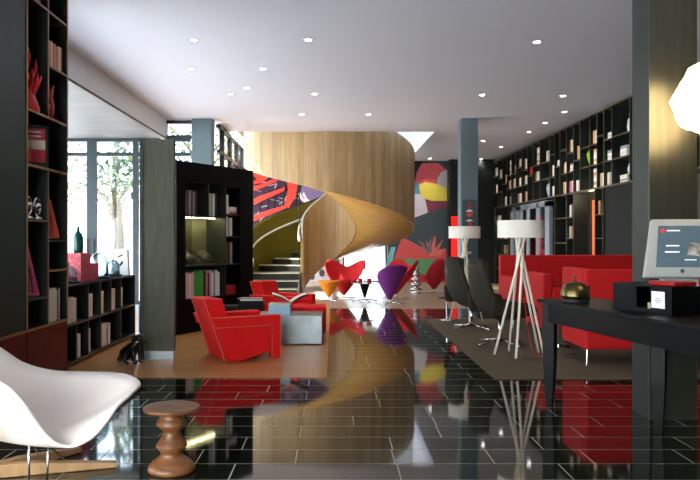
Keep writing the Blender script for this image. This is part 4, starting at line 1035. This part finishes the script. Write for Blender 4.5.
MB().sweep([(.07 + .045 * math.cos(a), .045 * math.sin(a), .245 + .012 * math.cos(a)) for a in [2 * math.pi * k / 16 for k in range(17)]], .006, 6).build('collar', M_CHROME, t, smooth=True)

# ------------------------------------------------------------ walnut stool
M_WAL = mat('walnut', (150, 98, 58), .35, rgb2=(100, 60, 32), scale=5, stretch=(1, 1, 6), dist=1.5)
o = MB().lathe([(0, 0), (.13, 0), (.138, .012), (.135, .03), (.115, .055), (.075, .085), (.062, .10), (.066, .118), (.092, .148), (.09, .156), (.068, .19), (.05, .225), (.052, .24), (.088, .27), (.092, .28), (.075, .305), (.062, .33), (.07, .342), (.13, .35), (.16, .358), (.166, .368), (.163, .378), (.15, .376), (0, .366)], 56).build('turned_stool', M_WAL, smooth=True)
o.location = (-.95, 4.24, .002); tag(o, 'turned walnut stool on the dark stone floor in the foreground', 'stool')

# ------------------------------------------------------------ white free-form lounge chair
lc = thing('lounge_chair', 'white moulded free form lounge chair at the left foreground', 'chair', (-1.88, 4.2, .002))
org = Vector((-1.88, 4.2, .002))
rim = [(-110, 300, 4.6), (-40, 325, 4.75), (0, 348, 4.8), (22, 363, 4.8), (50, 371, 4.8), (80, 372.5, 4.72), (108, 373, 4.6), (127, 376, 4.42), (137, 383, 4.28), (130, 392, 4.14), (115, 406, 4.0), (104, 422, 3.92), (90, 437, 3.87), (70, 446, 3.85), (52, 441, 3.85), (38, 425, 3.84), (20, 398, 3.8), (0, 380, 3.77), (-45, 360, 3.72), (-100, 345, 3.8), (-140, 318, 4.2)]
pts = [at(*p) - org for p in rim]
# smooth closed resample (Catmull-Rom)
def crom(P, per=4):
    out = []; n = len(P)
    for i in range(n):
        p0, p1, p2, p3 = P[i - 1], P[i], P[(i + 1) % n], P[(i + 2) % n]
        for k in range(per):
            u = k / per
            out.append(.5 * ((2 * p1) + (p2 - p0) * u + (2 * p0 - 5 * p1 + 4 * p2 - p3) * u * u + (3 * p1 - p0 - 3 * p2 + p3) * u ** 3))
    return out
ring = crom(pts)
cb = Vector((-.12, .02, .20)); rows = []
for k in range(1, 13):
    f = k / 12; row = []
    for p in ring:
        h = f ** .8; q = Vector((cb.x + (p.x - cb.x) * h, cb.y + (p.y - cb.y) * h, 0))
        q.z = cb.z + (p.z - cb.z) * (.3 * f + .7 * f ** 2.1)
        if f > .85:
            out = Vector((p.x - cb.x, p.y - cb.y, 0)).normalized(); q += out * .02 * ((f - .85) / .15)
        row.append(q)
    rows.append(row)
m = MB(); m.grid(rows, closed=True)
nr = len(ring); c_ = m.bm.verts.new(cb); m.bm.verts.ensure_lookup_table(); vv = [m.bm.verts[i] for i in range(nr)]
for i in range(nr): m._f([vv[i], vv[(i + 1) % nr], c_])
m.build('shell', mat('white_shell', (242, 228, 216), .35, vary=.01), lc, smooth=True, solid=.014)
M_BASEW = wood_mat('natural_oak', (172, 132, 88), (192, 152, 104), (6, 1, 1), 4, .45)
def beam(p, q, mt, nm='base_beam'):
    p, q = Vector(p), Vector(q); d = q - p; L = d.length; a = math.atan2(d.y, d.x)
    m = MB(); M = Matrix.Translation(p) @ Matrix.Rotation(a, 4, 'Z')
    m.prism([(0, .0), (L, .0), (L, .03), (L * .6, .075), (L * .4, .075), (0, .03)], lambda u, v, s: M @ Vector((u, -.03 + .06 * s, v)))
    return m.build(nm, mt, lc, bevel=.006)
beam((.58, .12, 0), (-.6, -.25, 0), M_BASEW); 
o = beam((.25, .42, 0), (-.3, -.45, 0), M_BASEW); o.location.z = .001
for p, q in (((.2, -.22, .02), (.2, -.22, .225)), ((.30, -.22, .02), (.30, -.2, .24)), ((.3, .06, .05), (.14, -.02, .25)), ((.1, .15, .05), (.05, .12, .24)), ((-.2, .0, .05), (-.2, .05, .23))):
    MB().tube(p, q, .006, n=8).build('steel_rod', M_CHROME, lc, smooth=True)

# ------------------------------------------------------------ downlights
M_DL = mat('downlight_glow', (255, 250, 240), .5, emit=24)
dls = [(193.9, 40.3), (308.3, 39.9), (190.9, 69), (262.9, 69), (230.7, 93.9), (314.7, 93.9), (301.9, 114.4), (368.7, 114.4), (537, 42), (482, 95), (563, 96), (564.5, 112), (545, 123), (529, 132), (483, 141), (501, 147), (481, 159), (430, 158.5), (247, 88.3)]
base_dl = None
names = ['front row, left of the two above the floor', 'front row, centre of the ceiling', 'second row, leftmost', 'second row, centre', 'third row, leftmost', 'third row, centre', 'fourth row, left', 'fourth row, right', 'front right, above the lounge', 'right of the blue grey column', 'nearest the bookcase in the front', 'second nearest the bookcase', 'third along the bookcase', 'fourth along the bookcase', 'beside the blue grey column top', 'fifth along the bookcase', 'furthest along the bookcase', 'over the mural beyond the stair', 'small one between second and third rows']
ly = []
for i, (x, y) in enumerate(dls):
    Yd = F * (HC - EYE) / (VY - y); X = (x - VX) * Yd / F
    t = thing('downlight', 'recessed round ceiling downlight, ' + names[i], 'ceiling light', (X, Yd, HC), 0, 'recessed ceiling downlights')
    MB().lathe([(.05, -.001), (.075, -.006), (.078, -.001), (.078, 0)], 24).build('trim_ring', mat('ring_grey', (176, 176, 178), .5), t)
    MB().lathe([(0, -.002), (.042, -.002)], 24).build('lamp', M_DL, t)
    L = bpy.data.lights.new('downlight_spot', 'SPOT'); L.energy = 55 if i == 17 else (42 if X > 1 else 22); L.spot_size = R(95); L.spot_blend = .7; L.color = (1, .9, .76); L.shadow_soft_size = .05
    lo = bpy.data.objects.new('downlight_spot', L); COL.objects.link(lo); lo.location = (0, 0, -.03); lo.parent = t
# niche spot, screen case light
for nm_, loc, e, c in (('niche_light', (RX + .15, (ry(595) + ry(573.5)) / 2, 2.25), 8, (1, .8, .5)),):
    L = bpy.data.lights.new(nm_, 'POINT'); L.energy = e; L.color = c; L.shadow_soft_size = .03
    o = bpy.data.objects.new(nm_, L); COL.objects.link(o); o.location = loc

# ------------------------------------------------------------ outside
o = MB().box(-60, 60, -40, 80, -.5, -.21).build('ground', mat('pale_paving', (206, 206, 202), .8)); tag(o, kind='structure')
t = MB().box(-20, -2.4, 27, 27.4, -.2, 2.2).build('garden_wall', M_WHITE); tag(t, 'white garden wall beyond the left windows', 'wall')
M_BARK = mat('bark', (84, 84, 78), .9, vary=.3, scale=6)
def tree(label, x, y, h, cr, seed, greens, n=900, trunk=.16):
    r_ = random.Random(seed)
    t = thing('tree', label, 'tree', (x, y, -.21))
    m = MB(); m.sweep([(0, 0, 0), (.08, 0, h * .3), (-.05, .1, h * .6), (.1, 0, h * .9)], [trunk, trunk * .8, trunk * .6, trunk * .2], 10)
    for k in range(6):
        a = r_.uniform(0, 6.28); z = h * r_.uniform(.3, .7)
        m.sweep([(0, 0, z), (math.cos(a) * cr * .4, math.sin(a) * cr * .4, z + h * .12), (math.cos(a) * cr * .8, math.sin(a) * cr * .8, z + h * .2)], [trunk * .4, trunk * .25, trunk * .08], 6)
    m.build('trunk', M_BARK, t, smooth=True)
    m = MB(); cl = [(r_.uniform(-1, 1) * cr * .7, r_.uniform(-1, 1) * cr * .7, h * r_.uniform(.45, 1.0)) for _ in range(16)]
    for i in range(n):
        c = Vector(r_.choice(cl)) + Vector((r_.gauss(0, 1), r_.gauss(0, 1), r_.gauss(0, 1))) * cr * .22
        d = Vector((r_.uniform(-1, 1), r_.uniform(-1, 1), r_.uniform(-.6, .6))).normalized(); e = d.orthogonal().normalized(); s_ = r_.uniform(.06, .13)
        m.mi = r_.randrange(len(greens)); m.poly([c - d * s_, c - e * s_ * .5, c + d * s_, c + e * s_ * .5])
    m.build('foliage', greens, t)
G1 = mat('leaf_light', (84, 104, 52), .8); G2 = mat('leaf_mid', (56, 80, 42), .8); G3 = mat('leaf_dark', (34, 56, 42), .8); G4 = mat('leaf_teal', (60, 92, 84), .8)
tree('leafy tree seen through the left window pane', -8.5, 20.0, 5.8, 1.45, 2, [G1, G2, G3])
tree('tree with pale trunk seen through the right window pane', -5.4, 17.9, 5.4, 1.15, 4, [G1, G2, G4], trunk=.17)
tree('blue green tree seen above the grey panel', -4.3, 22.9, 7.5, 1.8, 9, [G4, G1, G3], n=1600)
tree('dark tree seen left of the stair through the tall windows', -3.4, 31, 7.5, 2.2, 12, [G3, G2, G4], n=1500)

# ------------------------------------------------------------ light and camera
w = bpy.data.worlds.new('world'); SC.world = w; w.use_nodes = True
nt = w.node_tree; bg = nt.nodes['Background']
sky = nt.nodes.new('ShaderNodeTexSky'); sky.sky_type = 'HOSEK_WILKIE' if False else 'NISHITA'
sky.sun_disc = False; sky.sun_elevation = R(50); sky.sun_rotation = R(200); sky.dust_density = 3; sky.air_density = 1
mx = nt.nodes.new('ShaderNodeMix'); mx.data_type = 'RGBA'; mx.inputs[0].default_value = .8
mx.inputs[7].default_value = (.92, .97, 1.0, 1)
nt.links.new(sky.outputs[0], mx.inputs[6]); nt.links.new(mx.outputs[2], bg.inputs[0]); bg.inputs[1].default_value = 5.0
sl = bpy.data.lights.new('sun', 'SUN'); sl.energy = 34; sl.angle = R(1.0); sl.color = (.96, .98, 1)
so = bpy.data.objects.new('sun', sl); COL.objects.link(so); so.location = (-20, 5, 30); so.rotation_euler = Vector((-1.0, .12, 1.3)).to_track_quat('Z', 'Y').to_euler()
cam = bpy.data.cameras.new('camera'); co = bpy.data.objects.new('camera', cam); COL.objects.link(co)
cam.sensor_width = 36; cam.lens = 36 * F / 700; co.location = (0, 0, EYE); co.rotation_euler = (R(90), 0, 0)
cam.shift_x = (350 - VX) / 700; cam.clip_end = 300
SC.camera = co
SC.view_settings.view_transform = 'Standard'; SC.view_settings.look = 'None'; SC.view_settings.gamma = 1; SC.view_settings.use_curve_mapping = False
SC.view_settings.exposure = 0.18
